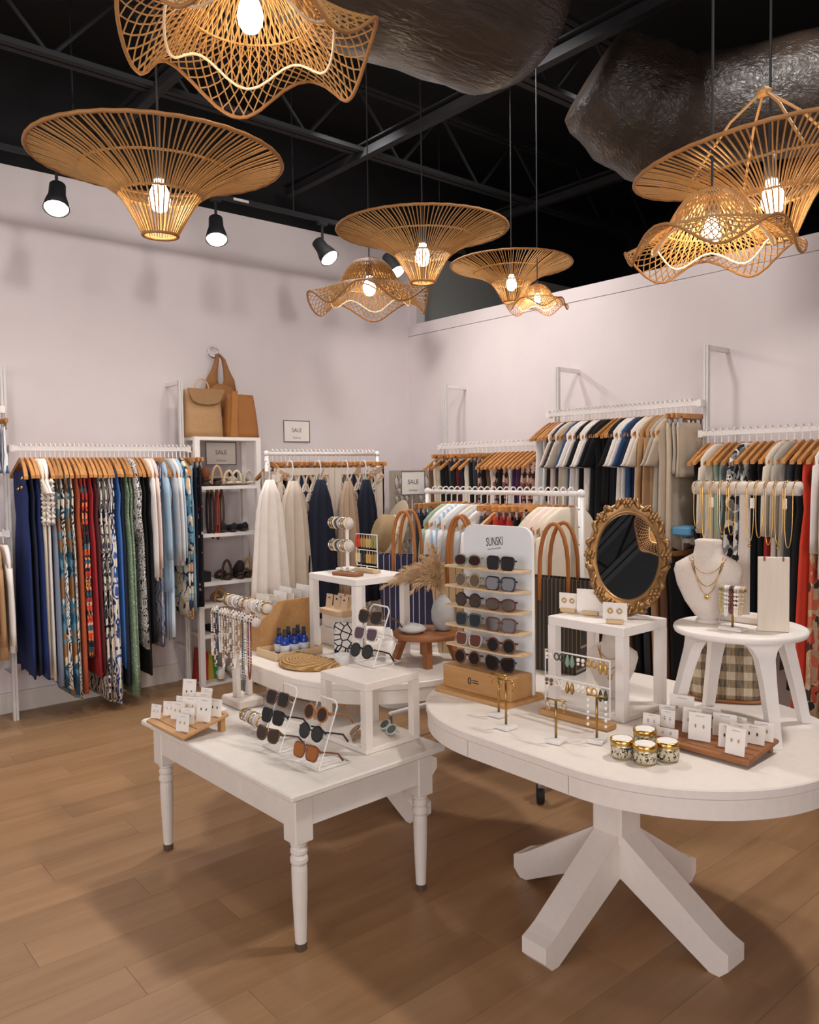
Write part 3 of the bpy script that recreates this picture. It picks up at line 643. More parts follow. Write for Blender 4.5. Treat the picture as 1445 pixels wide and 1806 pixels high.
fill_rail((1.02, LR_Y, LL_Z), (1.385, LR_Y, LL_Z), [('shirt', WHITE, 'white shirt', .80), ('dress', P_BLUECHECK, 'blue checked dress', .88), ('shirt', NAVY, 'navy shirt', .75), ('shirt', P_BLUECHECK, 'blue checked shirt', .72, {'sl': .3}), ('blouse', PINKW, 'blush cardigan', .72), ('shirt', TANC, 'tan cardigan', .80), ('shirt', WHITE, 'white cotton shirt', .76)], PI/2, 'the lower rail at the left edge', 'lower left-edge rail', 'the lower rail at the left edge', 3)
ra = [('tank', BROWN, 'brown top'), ('pants', CREAM, 'cream trousers'), ('tank', BEIGE, 'beige top'), ('pants', BLACK, 'black trousers'), ('tank', BLACK, 'black top'), ('pants', CHAR, 'charcoal trousers'), ('pants', BLACK, 'black slim trousers'), ('tank', MAROON, 'maroon top'), ('skirt', NAVY, 'navy skirt'), ('tank', CREAM, 'cream top'), ('pants', BLACK, 'black wide trousers'), ('pants', CHAR, 'charcoal slacks'), ('skirt', P_MAUVE, 'brown floral skirt'), ('tank', BLACK, 'black vest top'), ('tank', BROWN, 'chocolate top'), ('tank', WHITE, 'white top'), ('dress', P_MAUVE, 'mauve floral dress'), ('dress', BLACK, 'black dress'), ('dress', P_MAUVE, 'brown flowered dress'), ('tank', WHITE, 'white vest top'), ('dress', PURPLE, 'purple dress'), ('dress', PURPLE, 'plum dress'), ('dress', P_MAUVE, 'mauve blossom dress'), ('dress', P_MAUVE, 'rose floral dress')]
fill_rail((RX, 5.24, 1.85), (RX, 4.06, 1.85), [(k, mt, d, {'tank': .62, 'pants': 1.05, 'skirt': .8, 'dress': 1.1}[k], {'tag': i % 5 == 0}) for i, (k, mt, d) in enumerate(ra)], 0.0, 'the low rail by the corner', 'rail by the corner', 'the low rail by the corner', 4)
rb = [('tank', WHITE, 'white strappy top'), ('tank', LGREY, 'grey strappy top'), ('tank', WHITE, 'white camisole'), ('tank', BLACK, 'black camisole'), ('tank', PINKW, 'blush top'), ('tee', PINKW, 'pale pink top'), ('tee', CHAR, 'charcoal top'), ('tee', CREAM, 'cream top'), ('tank', CREAM, 'cream vest'), ('tee', DBLUE, 'slate blue top'), ('tee', WHITE, 'white top'), ('tee', WHITE, 'bright white tee'), ('tee', BLACK, 'black tee'), ('tee', WHITE, 'white cotton tee'), ('tee', WHITE, 'white crew tee'), ('tee', BLACK, 'black crew tee'), ('tee', BLACK, 'black cotton tee'), ('tank', BLACK, 'black vest'), ('tank', BLACK, 'black tank top'), ('tank', NAVY, 'navy tank top'), ('tee', BLACK, 'black slouchy tee'), ('tee', WHITE, 'white slouchy tee'), ('tee', WHITE, 'white boxy tee'), ('tee', DBLUE, 'dark blue tee'), ('tee', NAVY, 'navy tee'), ('tee', WHITE, 'white linen tee'), ('tee', CREAM, 'cream linen tee'), ('blouse', TANC, 'tan long cardigan'), ('blouse', TANC, 'camel wrap top'), ('tee', STONE, 'stone grey tee'), ('tee', BEIGE, 'beige linen top'), ('skirt', BEIGE, 'beige linen skirt'), ('shorts', STONE, 'stone linen shorts'), ('shorts', BEIGE, 'beige linen shorts')]
fill_rail((RX, 4.02, 2.06), (RX, 2.80, 2.06), [(k, mt, d, {'tank': .70, 'tee': .78, 'blouse': 1.02, 'skirt': .92, 'shorts': .50}[k]+.05*math.sin(i*1.7), {'tag': i % 3 == 0, 'sl': .2 if k == 'tee' else (.7 if k == 'blouse' else 0)}) for i, (k, mt, d) in enumerate(rb)], 0.0, 'the highest right wall rail', 'highest rail', 'the highest right wall rail', 5)
fill_rail((RX, 3.80, 1.16), (RX, 2.84, 1.16), [('pants', [BROWN, BLACK, CHAR, TANC][i % 4], ['brown', 'black', 'charcoal', 'tan'][i % 4]+' trousers', .95) for i in range(14)], 0.0, 'the low rail under the plain tops', 'low rail under the tops', 'the low rail under the plain tops', 6)
rc = [('tank', BLACK, 'black top', 1.2), ('tank', CHAR, 'charcoal top', 1.1), ('blouse', CREAM, 'cream knit', .9), ('tank', SAGE, 'sage top', 1.0), ('dress', GREYGREEN, 'grey-green dress', 1.25), ('dress', P_BWFLOWER, 'black and white floral dress', 1.3), ('blouse', P_BWFLOWER, 'black and white floral blouse', 1.0), ('dress', P_GREYFLOWER, 'grey floral dress', 1.3), ('dress', BLACK, 'black slip dress', 1.3), ('tank', BLACK, 'black vest', 1.2), ('dress', RED, 'red dress', 1.35, {'w': .17}), ('blouse', CREAM, 'cream blouse', 1.0, {'w': .18}), ('blouse', STONE, 'grey-beige blouse', .95, {'w': .18}), ('dress', CHAR, 'dark grey dress', 1.4), ('dress', BLACK, 'black maxi dress', 1.5), ('dress', CORAL, 'coral maxi dress', 1.70, {'flare': 1.3}), ('dress', P_TROPIC, 'coral tropical maxi dress', 1.66), ('shirt', WHITE, 'white shirt with rolled cuffs', .85), ('shirt', PINKW, 'off-white shirt', .85), ('dress', P_TROPIC, 'tropical leaf maxi dress', 1.66), ('dress', BLACK, 'black tank dress', 1.2), ('dress', P_TROPIC, 'coral flower maxi dress', 1.64), ('shirt', LGREY, 'pale grey shirt', .9), ('dress', BLACK, 'plain black dress', 1.3)]
fill_rail((RX, 2.72, 1.86), (RX, 1.62, 1.86), [(a[0], a[1], a[2], a[3], {**(a[4] if len(a) > 4 else {}), 'tag': i % 4 == 0}) for i, a in enumerate(rc)], 0.0, 'the right-edge wall rail', 'right-edge rail', 'the right-edge wall rail', 7)
rd = [('pants', CHAR, 'dark grey jeans', .95), ('pants', NAVY, 'dark blue jeans', .95), ('pants', CHAR, 'charcoal jeans', .95), ('blouse', SAGE, 'sage green blouse', .75), ('shirt', WHITE, 'white shirt', .78), ('shirt', P_BSTRIPE, 'blue striped shirt', .78), ('shirt', WHITE, 'crisp white shirt', .78), ('shirt', LGREY, 'pale grey shirt', .78), ('shirt', CREAM, 'cream shirt', .76), ('shirt', LGREY, 'grey shirt', .78), ('shirt', WHITE, 'white cotton shirt', .78), ('pants', CHAR, 'charcoal trousers', .95), ('tank', BROWN, 'brown top', .6), ('skirt', REDO, 'burnt orange skirt', .7), ('skirt', RED, 'red skirt', .7), ('skirt', REDO, 'coral skirt', .7), ('pants', BLACK, 'black trousers', .9), ('pants', BROWN, 'brown trousers', .9), ('blouse', CREAM, 'cream cable knit', .72), ('blouse', PINKW, 'ivory knit jumper', .72), ('blouse', CREAM, 'cream knit cardigan', .74), ('blouse', CREAM, 'ivory crochet top', .70, )]
fill_rail((DX, 3.70, DZ), (DX, 2.60, DZ), [(a, b, c, d, {'thick': .02}) for a, b, c, d in rd], 0.0, 'the rolling rack behind the sunglasses', 'rolling pipe rack', 'the rolling rack behind the sunglasses', 8)
fill_rail((e0.x+.03, EY, EZ), (e1.x-.03, EY, EZ), [(['tank', 'pants', 'skirt'][i % 3], [BROWN, BLACK, WHITE, SAGE, BEIGE, DBLUE][i % 6], ['brown', 'black', 'white', 'green', 'beige', 'blue'][i % 6]+' garment', .8) for i in range(26)], PI/2, 'the rack behind the folding screen', 'rack behind screen', 'the rack behind the folding screen', 9)
# ------------------------------------------------------------------ shelf unit with bags and shoes
SX0, SX1, SY0, SY1, STOP = 2.70, 3.27, 5.70, 5.98, 1.93
su = thing('shelf_unit', 'tall narrow white open shelf unit of shoes beside the dress rail', 'shelf', (SX0, SY0, 0))
SW, SD = SX1-SX0, SY1-SY0
for x in (.022, SW-.022):
    for y in (.02, SD-.02): MB().box((x, y, STOP/2), (.042, .036, STOP)).build('upright', M_WHITE, su)
SHZ = []
for py in (771, 857, 940, 1025, 1063, 1116, 1202):
    z = ony(400, py, SY0).z; SHZ.append(z); MB().box((SW/2, SD/2, z-.012), (SW-.086 if py != 771 else SW, SD-.002, .026)).build('shelf', M_WHITE, su)
SHZ = [z+.001 for z in SHZ]
def shoe(loc, rz, kind, col, label, scale=1.0, cat='shoe', group=None):
    rz = -1.62-(abs(rz)-1.62)*.25; root = thing({'boot': 'ankle_boot', 'sandal': 'sandal', 'flat': 'flat_shoe', 'sneaker': 'sneaker', 'wedge': 'wedge_sandal'}[kind], label, cat, loc, rz, group); root.scale = (scale,)*3
    heel = {'boot': .05, 'wedge': .06, 'sandal': .02, 'flat': .01, 'sneaker': .022}[kind]
    def sec(x, w, z0, z1, n=12):
        return [Vector((x, w*math.cos(2*PI*i/n), (z0+z1)/2+(z1-z0)/2*math.sin(2*PI*i/n))) for i in range(n)]
    m = MB()
    m.loft([sec(-.125, .02, 0, .014), sec(-.11, .034, 0, .018), sec(-.06, .042, 0, .016), sec(0, .034, heel*.2, heel*.2+.016), sec(.06, .030, heel*.6, heel*.6+.016), sec(.11, .03, heel*.8, heel*.8+.018), sec(.122, .02, heel*.8, heel*.8+.016)])
    if heel > .03: m.loft([sec(.05, .024, 0, heel*.62), sec(.085, .028, 0, heel*.8), sec(.118, .022, 0, heel*.8)])
    m.build('sole', solid('#d8c7ae' if kind in ('sandal', 'sneaker') else '#3a2a20', .7), root, True)
    m = MB(); cm = cloth(col)
    if kind == 'boot': m.loft([sec(-.12, .018, .01, .03), sec(-.09, .036, .01, .06), sec(-.03, .036, .015, .09), sec(.02, .034, .03, .13), sec(.06, .034, .045, .15), sec(.1, .032, .05, .152), sec(.118, .024, .05, .145)])
    elif kind in ('flat', 'sneaker'):
        h = .028 if kind == 'flat' else .05
        m.loft([sec(-.12, .018, .01, .03), sec(-.09, .036, .012, .02+h), sec(-.045, .040, .012, .03+h*.9), sec(0, .034, .014, .03+h*.7), sec(.06, .03, heel*.6, .035+h*.8), sec(.1, .03, heel*.8, .045+h), sec(.119, .022, heel*.8, .05+h)])
    else:
        for x, hh in ((-.065, .045), (-.035, .055), (.075, .085+heel)):
            MB().tube([(x, .042*math.cos(a), .012+hh*math.sin(a)) for a in [PI*i/8 for i in range(9)]], .011, 6).build('foot_strap', cm, root, True)
    if kind not in ('sandal', 'wedge'): m.build('upper', cm, root, True)
    return root
yc = (SY0+SY1)/2
sp = lambda px, i, dy=0.0: Vector((ony(px, 900, SY0+.1).x, yc+dy, SHZ[i]))
shoe(sp(362, 1), -1.9, 'boot', '#7a4526', 'rust brown ankle boot at the left of the top shoe shelf')
shoe(sp(384, 1), -2.2, 'wedge', '#c2a27c', 'tan wedge sandal leaning on the top shoe shelf')
shoe(sp(402, 1, -.03), -2.3, 'sandal', '#cdb79a', 'beige slide sandal in the middle of the top shelf')
shoe(sp(420, 1, .02), -2.1, 'sandal', '#d9cbb6', 'pale strappy sandal on the top shoe shelf')
shoe(sp(437, 1, -.02), -2.0, 'sandal', '#b8b0a0', 'silver jewelled sandal at the right of the top shelf')
shoe(sp(392, 2), -2.3, 'flat', '#1a1718', 'black flat shoe hidden under hanging belts')
shoe(sp(408, 2, -.03), -2.5, 'flat', '#141316', 'black pointed flat shoe on the second shelf')
shoe(sp(430, 2), -2.4, 'flat', '#18161a', 'black loafer at the right of the second shelf')
shoe(sp(395, 3), -1.7, 'wedge', '#3a2620', 'dark brown strappy heel on the third shelf')
shoe(sp(418, 3, -.02), -2.2, 'boot', '#1d1a1c', 'black ankle boot on the third shelf')
shoe(sp(436, 3), -2.7, 'wedge', '#b08a5c', 'tan block-heeled sandal on the third shelf')
shoe(sp(385, 4), -2.4, 'sandal', '#a8824f', 'tan thong sandal on the low fourth shelf')
shoe(sp(372, 5), -2.0, 'flat', '#19171a', 'black shoe on the fifth shelf')
shoe(sp(384, 6, -.01), -2.9, 'sneaker', '#e6dfd6', 'white canvas sneaker on the bottom shelf, in front', 1.05)
shoe(sp(408, 6, .0), -2.7, 'sneaker', '#e2dad0', 'white canvas sneaker on the bottom shelf, behind', 1.05)
rb_ = thing('striped_bag', 'red yellow and green striped bag on the bottom shelf', 'bag', sp(362, 6, .05))
for i, c in enumerate(('#a8372c', '#c23a4a', '#c9a43a', '#2f8a4a')):
    MB().prism([(-.09+.05*i, 0), (-.04+.05*i, 0), (-.015+.03*i, .24-.02*i), (-.06+.035*i, .26-.02*i)], .09, 'Y', -.045).build('stripe_panel', cloth(c), rb_)
bx_ = tag(MB().bbox((0, 0, .04), (.13, .16, .08), .004).build('shoe_box', cloth('#16161a'), loc=sp(352, 3)), 'low black shoe box on the third shelf', 'box')
bx_ = tag(MB().bbox((0, 0, .055), (.07, .02, .11), .004).build('black_pouch', cloth('#1a1a1e'), loc=sp(427, 1, .10)), 'small black pouch behind the pale sandals', 'pouch')
for i, (px, c, L) in enumerate(((362, '#1a1718', .34), (369, '#3b2018', .36), (378, '#8d3428', .37), (386, '#4a3626', .28))):
    b = thing('belt', ['black leather belt hanging under the top shoe shelf', 'dark brown belt hanging beside the black belt', 'red patterned belt hanging above the flat shoes', 'brown looped belt hanging nearest the shelf middle'][i], 'belt', (sp(px, 1).x, SY0+.06, SHZ[1]-.026), 0, 'belts under the top shoe shelf')
    MB().tube([(0, -.012+.03*math.sin(a), -.02-L/2+L/2*math.cos(a)) for a in [2*PI*j/20 for j in range(20)]], .009, 6, True).build('strap', cloth(c), b, True)
    MB().box((0, -.012, -.012), (.022, .012, .026)).build('buckle', M_BRASS, b)
# SALE cards
def sign(name, label, p, w_, h_, rot, frame='#4a4a50'):
    root = thing(name, label, 'sign', p); root.rotation_euler = rot
    MB().box((0, 0, 0), (w_, .004, h_)).build('sheet', M_CARD, root)
    b = MB(); t = .006
    for x in (-1, 1): b.box((x*(w_/2-t/2), -.003, 0), (t, .004, h_))
    for z in (-1, 1): b.box((0, -.003, z*(h_/2-t/2)), (w_-2*t, .004, t))
    b.build('border', solid(frame, .6), root)
    R = Matrix.Rotation(PI/2, 4, 'X')
    text('lettering', 'SALE', solid('#55555a', .7), root, Matrix.Translation((0, -.0032, h_*.04)) @ R, h_*.26)
    text('lettering', 'Harbour', solid('#88888c', .7), root, Matrix.Translation((0, -.0032, -h_*.30)) @ R, h_*.13)
    return root
a, b = ony(499, 741, YW), ony(546, 780, YW)
sign('sale_sign', 'framed white SALE notice on the bare left wall', Vector(((a.x+b.x)/2, YW-.006, (a.z+b.z)/2)), b.x-a.x, a.z-b.z, (0, 0, 0))
a, b = ony(361, 779, SY1-.04), ony(416, 820, SY1-.04)
sign('sale_sign', 'SALE notice at the back of the top shoe shelf', Vector(((a.x+b.x)/2, SY1-.05, (a.z+b.z)/2)), b.x-a.x, a.z-b.z, (0, 0, 0))
# bags on the shelf and the wall
def bag_body(m, w0, w1, d, h, n=20, sag=0.0):
    R = []
    for i in range(9):
        u = i/8; ww = (w0+(w1-w0)*u)/2; dd = d/2*(1-.55*u*u); z = h*u
        R.append([Vector((ww*math.copysign(abs(math.cos(2*PI*j/n))**.35, math.cos(2*PI*j/n)), dd*math.copysign(abs(math.sin(2*PI*j/n))**.6, math.sin(2*PI*j/n))+sag*math.sin(3*u+j), z)) for j in range(n)])
    return m.loft(R)
pb = Vector((ony(357, 770, SY0+.12).x, SY0+.11, STOP+.002)); hb = zat(352, 689, pb)-STOP
bp = thing('flap_backpack', 'taupe flap backpack standing on top of the shelf unit', 'bag', pb)
bag_body(MB(), .31, .29, .16, hb).build('body', solid('#a9835a', .7, bump=.2), bp, True)
R = []
for i in range(9):
    u = i/8; R.append((-.15+.30*u, hb-.01-.105*math.sin(PI*u)**.30))
MB().prism([(-.15, hb+.006), (.15, hb+.006)]+[(x, z) for x, z in R[::-1]], .012, 'Y', -.082).build('flap', solid('#96714a', .7, bump=.2), bp)
MB().tube([(.06*math.cos(a_), 0, hb+.005+.085*math.sin(a_)) for a_ in [PI*i/12 for i in range(13)]], .006, 6).build('top_handle', solid('#c7a67e', .7), bp, True)
pt = Vector((ony(424, 770, SY0+.12).x, SY0+.12, STOP+.002)); ht = zat(440, 697, pt)-STOP
to = thing('leather_tote_bag', 'cognac leather tote bag standing at the right of the shelf top', 'bag', pt, .12)
bag_body(MB(), .31, .25, .15, ht).build('body', solid('#9c6430', .6, var=.18, scale=10, bump=.15), to, True)
MB().prism([(-.15, .005), (-.085, .005), (-.075, ht+.02), (-.125, ht+.01)], .02, 'Y', -.088).build('side_gusset', solid('#a86e34', .6), to)
MB().tube([(-.072, -.072, ht), (-.08, -.088, ht*.5), (-.082, -.085, .01)], .004, 5).build('seam', M_DARKTAN, to)
ph_ = ony(374, 622, YW-.01); hk_ = tag(MB().tube(arc((0, -.02, 0), .045, 0, 2*PI, 16, (1, 0, 0), (0, 0, 1))[:-1], .006, 6, True).build('ring_hook', M_CHROME, None, True, ph_), 'round metal ring hook on the left wall', 'hook')
hbag = thing('hobo_bag', 'brown suede hobo bag hanging from the wall ring', 'bag', (ph_.x+.03, YW-.09, ph_.z-.52))
m = MB(); m.loft([[Vector((w_*math.cos(2*PI*j/14)+cx, .045*k*math.sin(2*PI*j/14), z)) for j in range(14)] for z, w_, cx, k in ((0, .10, 0, .6), (.06, .15, .0, 1), (.14, .14, 0, 1), (.22, .12, .0, .8), (.26, .10, 0, .4))]); m.build('body', solid('#94653a', .8, var=.15, bump=.2), hbag, True)
for s in (-1, 1):
    m = MB(); m.loft([[Vector((cx+w_*math.cos(2*PI*j/10), .02*math.sin(2*PI*j/10), z)) for j in range(10)] for z, w_, cx in ((.20, .065, s*.075), (.30, .048, s*.075), (.38, .026, s*.050), (.46, .016, s*.028), (.50, .012, s*.008-.02))]); m.build('shoulder_strap', solid('#94653a', .8, var=.15, bump=.2), hbag, True)
# ------------------------------------------------------------------ carved screens and scarves
def carved_panel(parent, x0, x1, y0, y1, z0, z1, mat):
    u = Vector((x1-x0, y1-y0, 0)); W_ = u.length; u.normalize(); rz = math.atan2(u.y, u.x); c = Vector(((x0+x1)/2, (y0+y1)/2, 0)); fr = .05
    P = lambda s, z, dy=0.0: Vector((x0, y0, 0))+u*s+Vector((-u.y, u.x, 0))*dy+Vector((0, 0, z))
    for s in (fr/2, W_-fr/2): MB().box(P(s, (z0+z1)/2), (fr, .028, z1-z0), rz).build('stile', mat, parent)
    for z in (z1-fr/2, (z0+z1)*.62, z0+fr): MB().box(P(W_/2, z), (W_-2*fr, .026, fr), rz).build('crossbar', mat, parent)
    m = MB(); nx = max(3, int((W_-2*fr)/.062)); dx = (W_-2*fr)/nx; dz = .11
    z = z1-fr-dz/2; row = 0
    while z > max(z0+.1, .35):
        for i in range(nx+(row % 2)):
            s = fr+dx*(i+.5-(.5 if row % 2 else 0)); pts = []
            for j in range(10):
                a_ = 2*PI*j/10; pts.append(P(min(max(s+dx*.47*math.sin(a_)*(1-.35*math.cos(a_)), fr), W_-fr), z+dz*.62*math.cos(a_)))
            m.tube(pts, .0075, 4, True)
        z -= dz*.62; row += 1
    o = m.build('carved_fretwork', mat, parent); o['kind'] = 'stuff'
M_SCREEN = worn_white('whitewashed_screen', '#ddd0c2', '#b49a80', .62)
SCY = 4.72
xs = [ony(px, 900, SCY).x for px in (440, 486, 597, 674)]
sc = thing('folding_screen', 'whitewashed carved folding screen hung with scarves', 'screen', (0, 0, 0))
SCZ = ony(560, 825, SCY).z
carved_panel(sc, ony(466, 900, SCY+.42).x, xs[1]-.004, SCY+.42, SCY, .02, SCZ-.02, M_SCREEN); carved_panel(sc, xs[1]+.004, xs[2]-.003, SCY, SCY+.05, .02, SCZ, M_SCREEN); carved_panel(sc, xs[2]+.003, xs[3], SCY+.05, SCY, .02, SCZ, M_SCREEN)
for z in (SCZ-.14, SCZ-.95): MB().box((xs[1], SCY-.018, z), (.018, .006, .09)).build('hinge', M_CHROME, sc)
sc2 = thing('carved_screen', 'grey-beige carved screen leaning behind the corner by the SALE notice', 'screen', (0, 0, 0))
M_SCREEN2 = solid('#a99e90', .8, var=.12)
a, b = ony(688, 830, 5.62), ony(775, 830, 5.62)
carved_panel(sc2, a.x, (a.x+b.x)/2, 5.62, 5.66, .02, a.z, M_SCREEN2); carved_panel(sc2, (a.x+b.x)/2+.004, b.x, 5.66, 5.62, .02, a.z, M_SCREEN2)
a, b = ony(709, 831, 5.5), ony(748, 872, 5.5)
sign('sale_sign', 'SALE notice in front of the carved screen by the corner', Vector(((a.x+b.x)/2, 5.5, (a.z+b.z)/2)), b.x-a.x, a.z-b.z, (0, 0, -.12))
st_ = thing('sign_holder', 'thin stand carrying the SALE notice near the corner', 'stand', ((a.x+b.x)/2, 5.515, 0)); MB().cyl((0, 0, .01), (0, 0, b.z+.02), .006, n=8).build('pole', M_METALW, st_); MB().lathe([(.11, 0), (.11, .008), (.02, .014)], n=20).build('base', M_METALW, st_)
def scarf(px, py0, py1, half, col, label, spread=1.6, yy=None, n=48):
    y = (yy or SCY)-.06; t = ony(px, py0, y); bt = ony(px, py1, y).z; L = t.z-bt; m = MB(); R = []; ph = random.uniform(0, 6)
    for i in range(9):
        u = i/8; a_ = half*(.35+.65*min(1, u*5)**.6)*(1+(spread-1)*u); d_ = .022+.016*u
        R.append([Vector((a_*math.cos(2*PI*j/n)+(.003+.004*u)*math.sin(9*2*PI*j/n+ph), d_*math.sin(2*PI*j/n)+(.017*min(1, u*3))*math.sin(8*2*PI*j/n+ph), -L*u)) for j in range(n)])
    m.loft(R); o = m.build('scarf', cloth(col), None, True, t); tag(o, label, 'scarf', 'scarves on the folding screen')
    h = tag(MB().tube([(0, .03, -.10), (0, .005, -.06), (0, -.005, 0)]+arc((0, .036, .015), .036, PI, .1, 8, (0, 1, 0), (0, 0, 1)), .0045, 6).build('screen_hook', M_HOOK, None, True, (t.x, y+.0, SCZ-.002)), 'white hook over the screen holding the '+label.split(' scarf')[0]+' scarf', 'hook', 'hooks over the folding screen')
scarf(476, 846, 1060, .078, '#ede4da', 'long ivory scarf at the left end of the screen', 1.9, SCY-.03)
scarf(517, 848, 1060, .085, '#cdbfae', 'oatmeal scarf left of the navy one', 1.75)
scarf(566, 846, 1090, .085, '#151b2e', 'long navy scarf in the middle of the screen', 1.7)
scarf(614, 848, 1050, .062, '#b59c84', 'taupe scarf between the two navy ones', 1.8)
scarf(646, 846, 1060, .075, '#131a2c', 'navy scarf at the right end of the screen', 1.6)
hp = ony(696, 945, SCY-.42)
hat = thing('felt_hat', 'tan wide-brimmed hat with pale patterned band beside the bracelets', 'hat', hp); hat.rotation_euler = (0, -1.25, -.35); hat.scale = (1.4, 1.4, 1.4)
MB().lathe([(.155, .0), (.165, .006), (.16, .012), (.09, .008)], n=28, sx=1.12).build('brim', solid('#a89880', .85, bump=.3), hat, True)
MB().lathe([(.085, .006), (.083, .04), (.076, .085), (.055, .105), (.02, .098)], n=24, sx=1.15).build('crown', solid('#9c8360', .85, bump=.3), hat, True)
MB().lathe([(.0865, .008), (.0868, .034), (.084, .034)], n=24, sx=1.15).build('hat_band', printed('hat_band', '#d9cbb8', [(0, '#b89a80'), (.5, '#e6dccb')], 60, 'ditsy'), hat, True)
hst = thing('hat_stand', 'thin pole stand behind the tan hat', 'stand', (hp.x+.03, SCY-.37, 0)); MB().cyl((0, 0, .01), (0, 0, hp.z-.02), .008, n=8).build('pole', M_METALW, hst); MB().lathe([(.12, 0), (.12, .01), (.02, .02)], n=20).build('base', M_METALW, hst)
# ------------------------------------------------------------------ sunglasses
def sunglasses(loc, rot, frame, lens, shape, label, group=None, fold=False, metal=0.0, mirror=0.0):
    root = thing('sunglasses', label, 'sunglasses', loc, 0, group); root.rotation_euler = rot
    fm = solid(frame, .3, metal, var=.25 if frame == '#5a3a22' else .06, scale=90); lm = solid(lens, .06, mirror, var=.04)
    e = {'round': 2.0, 'square': 4.5, 'cat': 3.0, 'oval': 2.2}[shape]; wx, wz = {'round': (.026, .026), 'square': (.029, .025), 'cat': (.030, .024), 'oval': (.030, .021)}[shape]
    def outline(cy, k=1.0, n=22):
        P = []
        for i in range(n):
            t = 2*PI*i/n; c, s = math.cos(t), math.sin(t); y = wx*k*math.copysign(abs(c)**(2/e), c); z = wz*k*math.copysign(abs(s)**(2/e), s)
            sg = 1 if cy > 0 else -1
            if shape in ('cat', 'square') and z < 0: y *= 1-.18*abs(z)/wz
            if shape == 'cat' and z > 0 and y*sg > 0: z += .007*(y*sg/wx)
            P.append((y+cy, z))
        return P
    m = MB()
    for s in (-1, 1): m.tube([(0.003*abs(y)/.06, y, z) for y, z in outline(s*.0345)], .0037 if not metal else .0016, 6, True)
    m.tube([(0, -.011, .006), (-.003, 0, .009), (0, .011, .006)], .0032 if not metal else .0015, 6); m.build('frame_front', fm, root, True)
    for s in (-1, 1):
        q = MB(); q.loft([[Vector((-.0012+d, y, z)) for y, z in outline(s*.0345, .93)] for d in (0, .0018)]); q.build('lens', lm, root)
        e0_ = Vector((.004, s*.066, .012)); r_ = .0028 if not metal else .0013
        if fold: pts = [e0_, e0_+Vector((.012, 0, 0)), Vector((.017, -s*.01, .008)), Vector((.016, -s*.045, -.002))]
        else: pts = [e0_, e0_+Vector((.05, 0, 0)), e0_+Vector((.10, -s*.003, -.003)), e0_+Vector((.135, -s*.006, -.026))]
        MB().tube(pts, [r_*1.3, r_*1.25, r_*1.2, r_*1.6], 6).build('temple', fm, root, True)
    return root
TORT, BLK, CLR = '#5a3a22', '#141416', '#cfc4be'
# wire stands: three pegs each, leaning back
def wire_stand(x, y, z, label, rows=3):
    root = thing('sunglasses_stand', label, 'stand', (x, y, z)); m = MB(); r_ = .0034; w_ = .062
    lean = .36; H = .235
    pts = [(-.03, -w_, r_), (-.03, w_, r_), (-.03+.0, w_, r_)]
    up = [(-.02, -w_, r_+.002), (-.02+lean*H, -w_, H-.015), (-.02+lean*H+.004, -w_+.015, H), (-.02+lean*H+.004, w_-.015, H), (-.02+lean*H, w_, H-.015), (-.02, w_, r_+.002)]
    m.tube(up, r_, 6, True); m.build('wire_frame', M_METALW, root, True)
    MB().tube([(-.02, -w_, r_), (.12, -w_, r_), (.12, w_, r_), (-.02, w_, r_)], r_, 6).build('wire_base', M_METALW, root, True)
    for i in range(rows):
        zz = .05+.066*i; xx = -.02+lean*zz
        MB().tube([(xx, -w_, zz), (xx, w_, zz)], r_*.8, 5).build('peg_bar', M_METALW, root); MB().tube([(xx, 0, zz), (xx-.022, 0, zz+.004), (xx-.026, 0, zz+.016)], r_*.8, 5).build('peg', M_METALW, root)
    return root
def glasses_on(x, y, z, specs, where):
    for i, (fc, lc, sh, lab) in enumerate(specs):
        zz = .05+.066*i; xx = -.02+.36*zz
        sunglasses((x+xx-.034, y, z+zz+.012), (0, .30, .14), fc, lc, sh, lab, 'sunglasses on the white wire stands')
s1, s2 = onz(470, 1297, .64), onz(537, 1327, .64)
for (q, lab) in ((s1, 'white wire sunglasses stand nearest the necklaces'), (s2, 'white wire sunglasses stand nearest the table corner')): wire_stand(q.x+.04, q.y, T1+.001, lab)
glasses_on(s1.x+.04, s1.y, T1, [(TORT, '#3a2c24', 'cat', 'tortoiseshell cat-eye sunglasses, lowest on the stand by the necklaces'), (BLK, '#17181a', 'square', 'bold square black sunglasses in the middle of a wire stand'), (TORT, '#20201f', 'square', 'tortoiseshell square sunglasses at the top beside tan ones')], '')
glasses_on(s2.x+.04, s2.y, T1, [('#7a4324', '#a0602a', 'square', 'brown square sunglasses with amber lenses near the table corner'), (BLK, '#2c3231', 'round', 'black round sunglasses with green-grey lenses beside bold black pair'), ('#a8672f', '#3a2417', 'round', 'honey tan round sunglasses at the top of a stand')], '')
pcd = onz(560, 1345, T1); tag(MB().box((0, 0, .0012), (.10, .16, .002)).build('printed_card', M_CARD, None, False, pcd, FROT), 'flat white card lying by the front table corner', 'card')
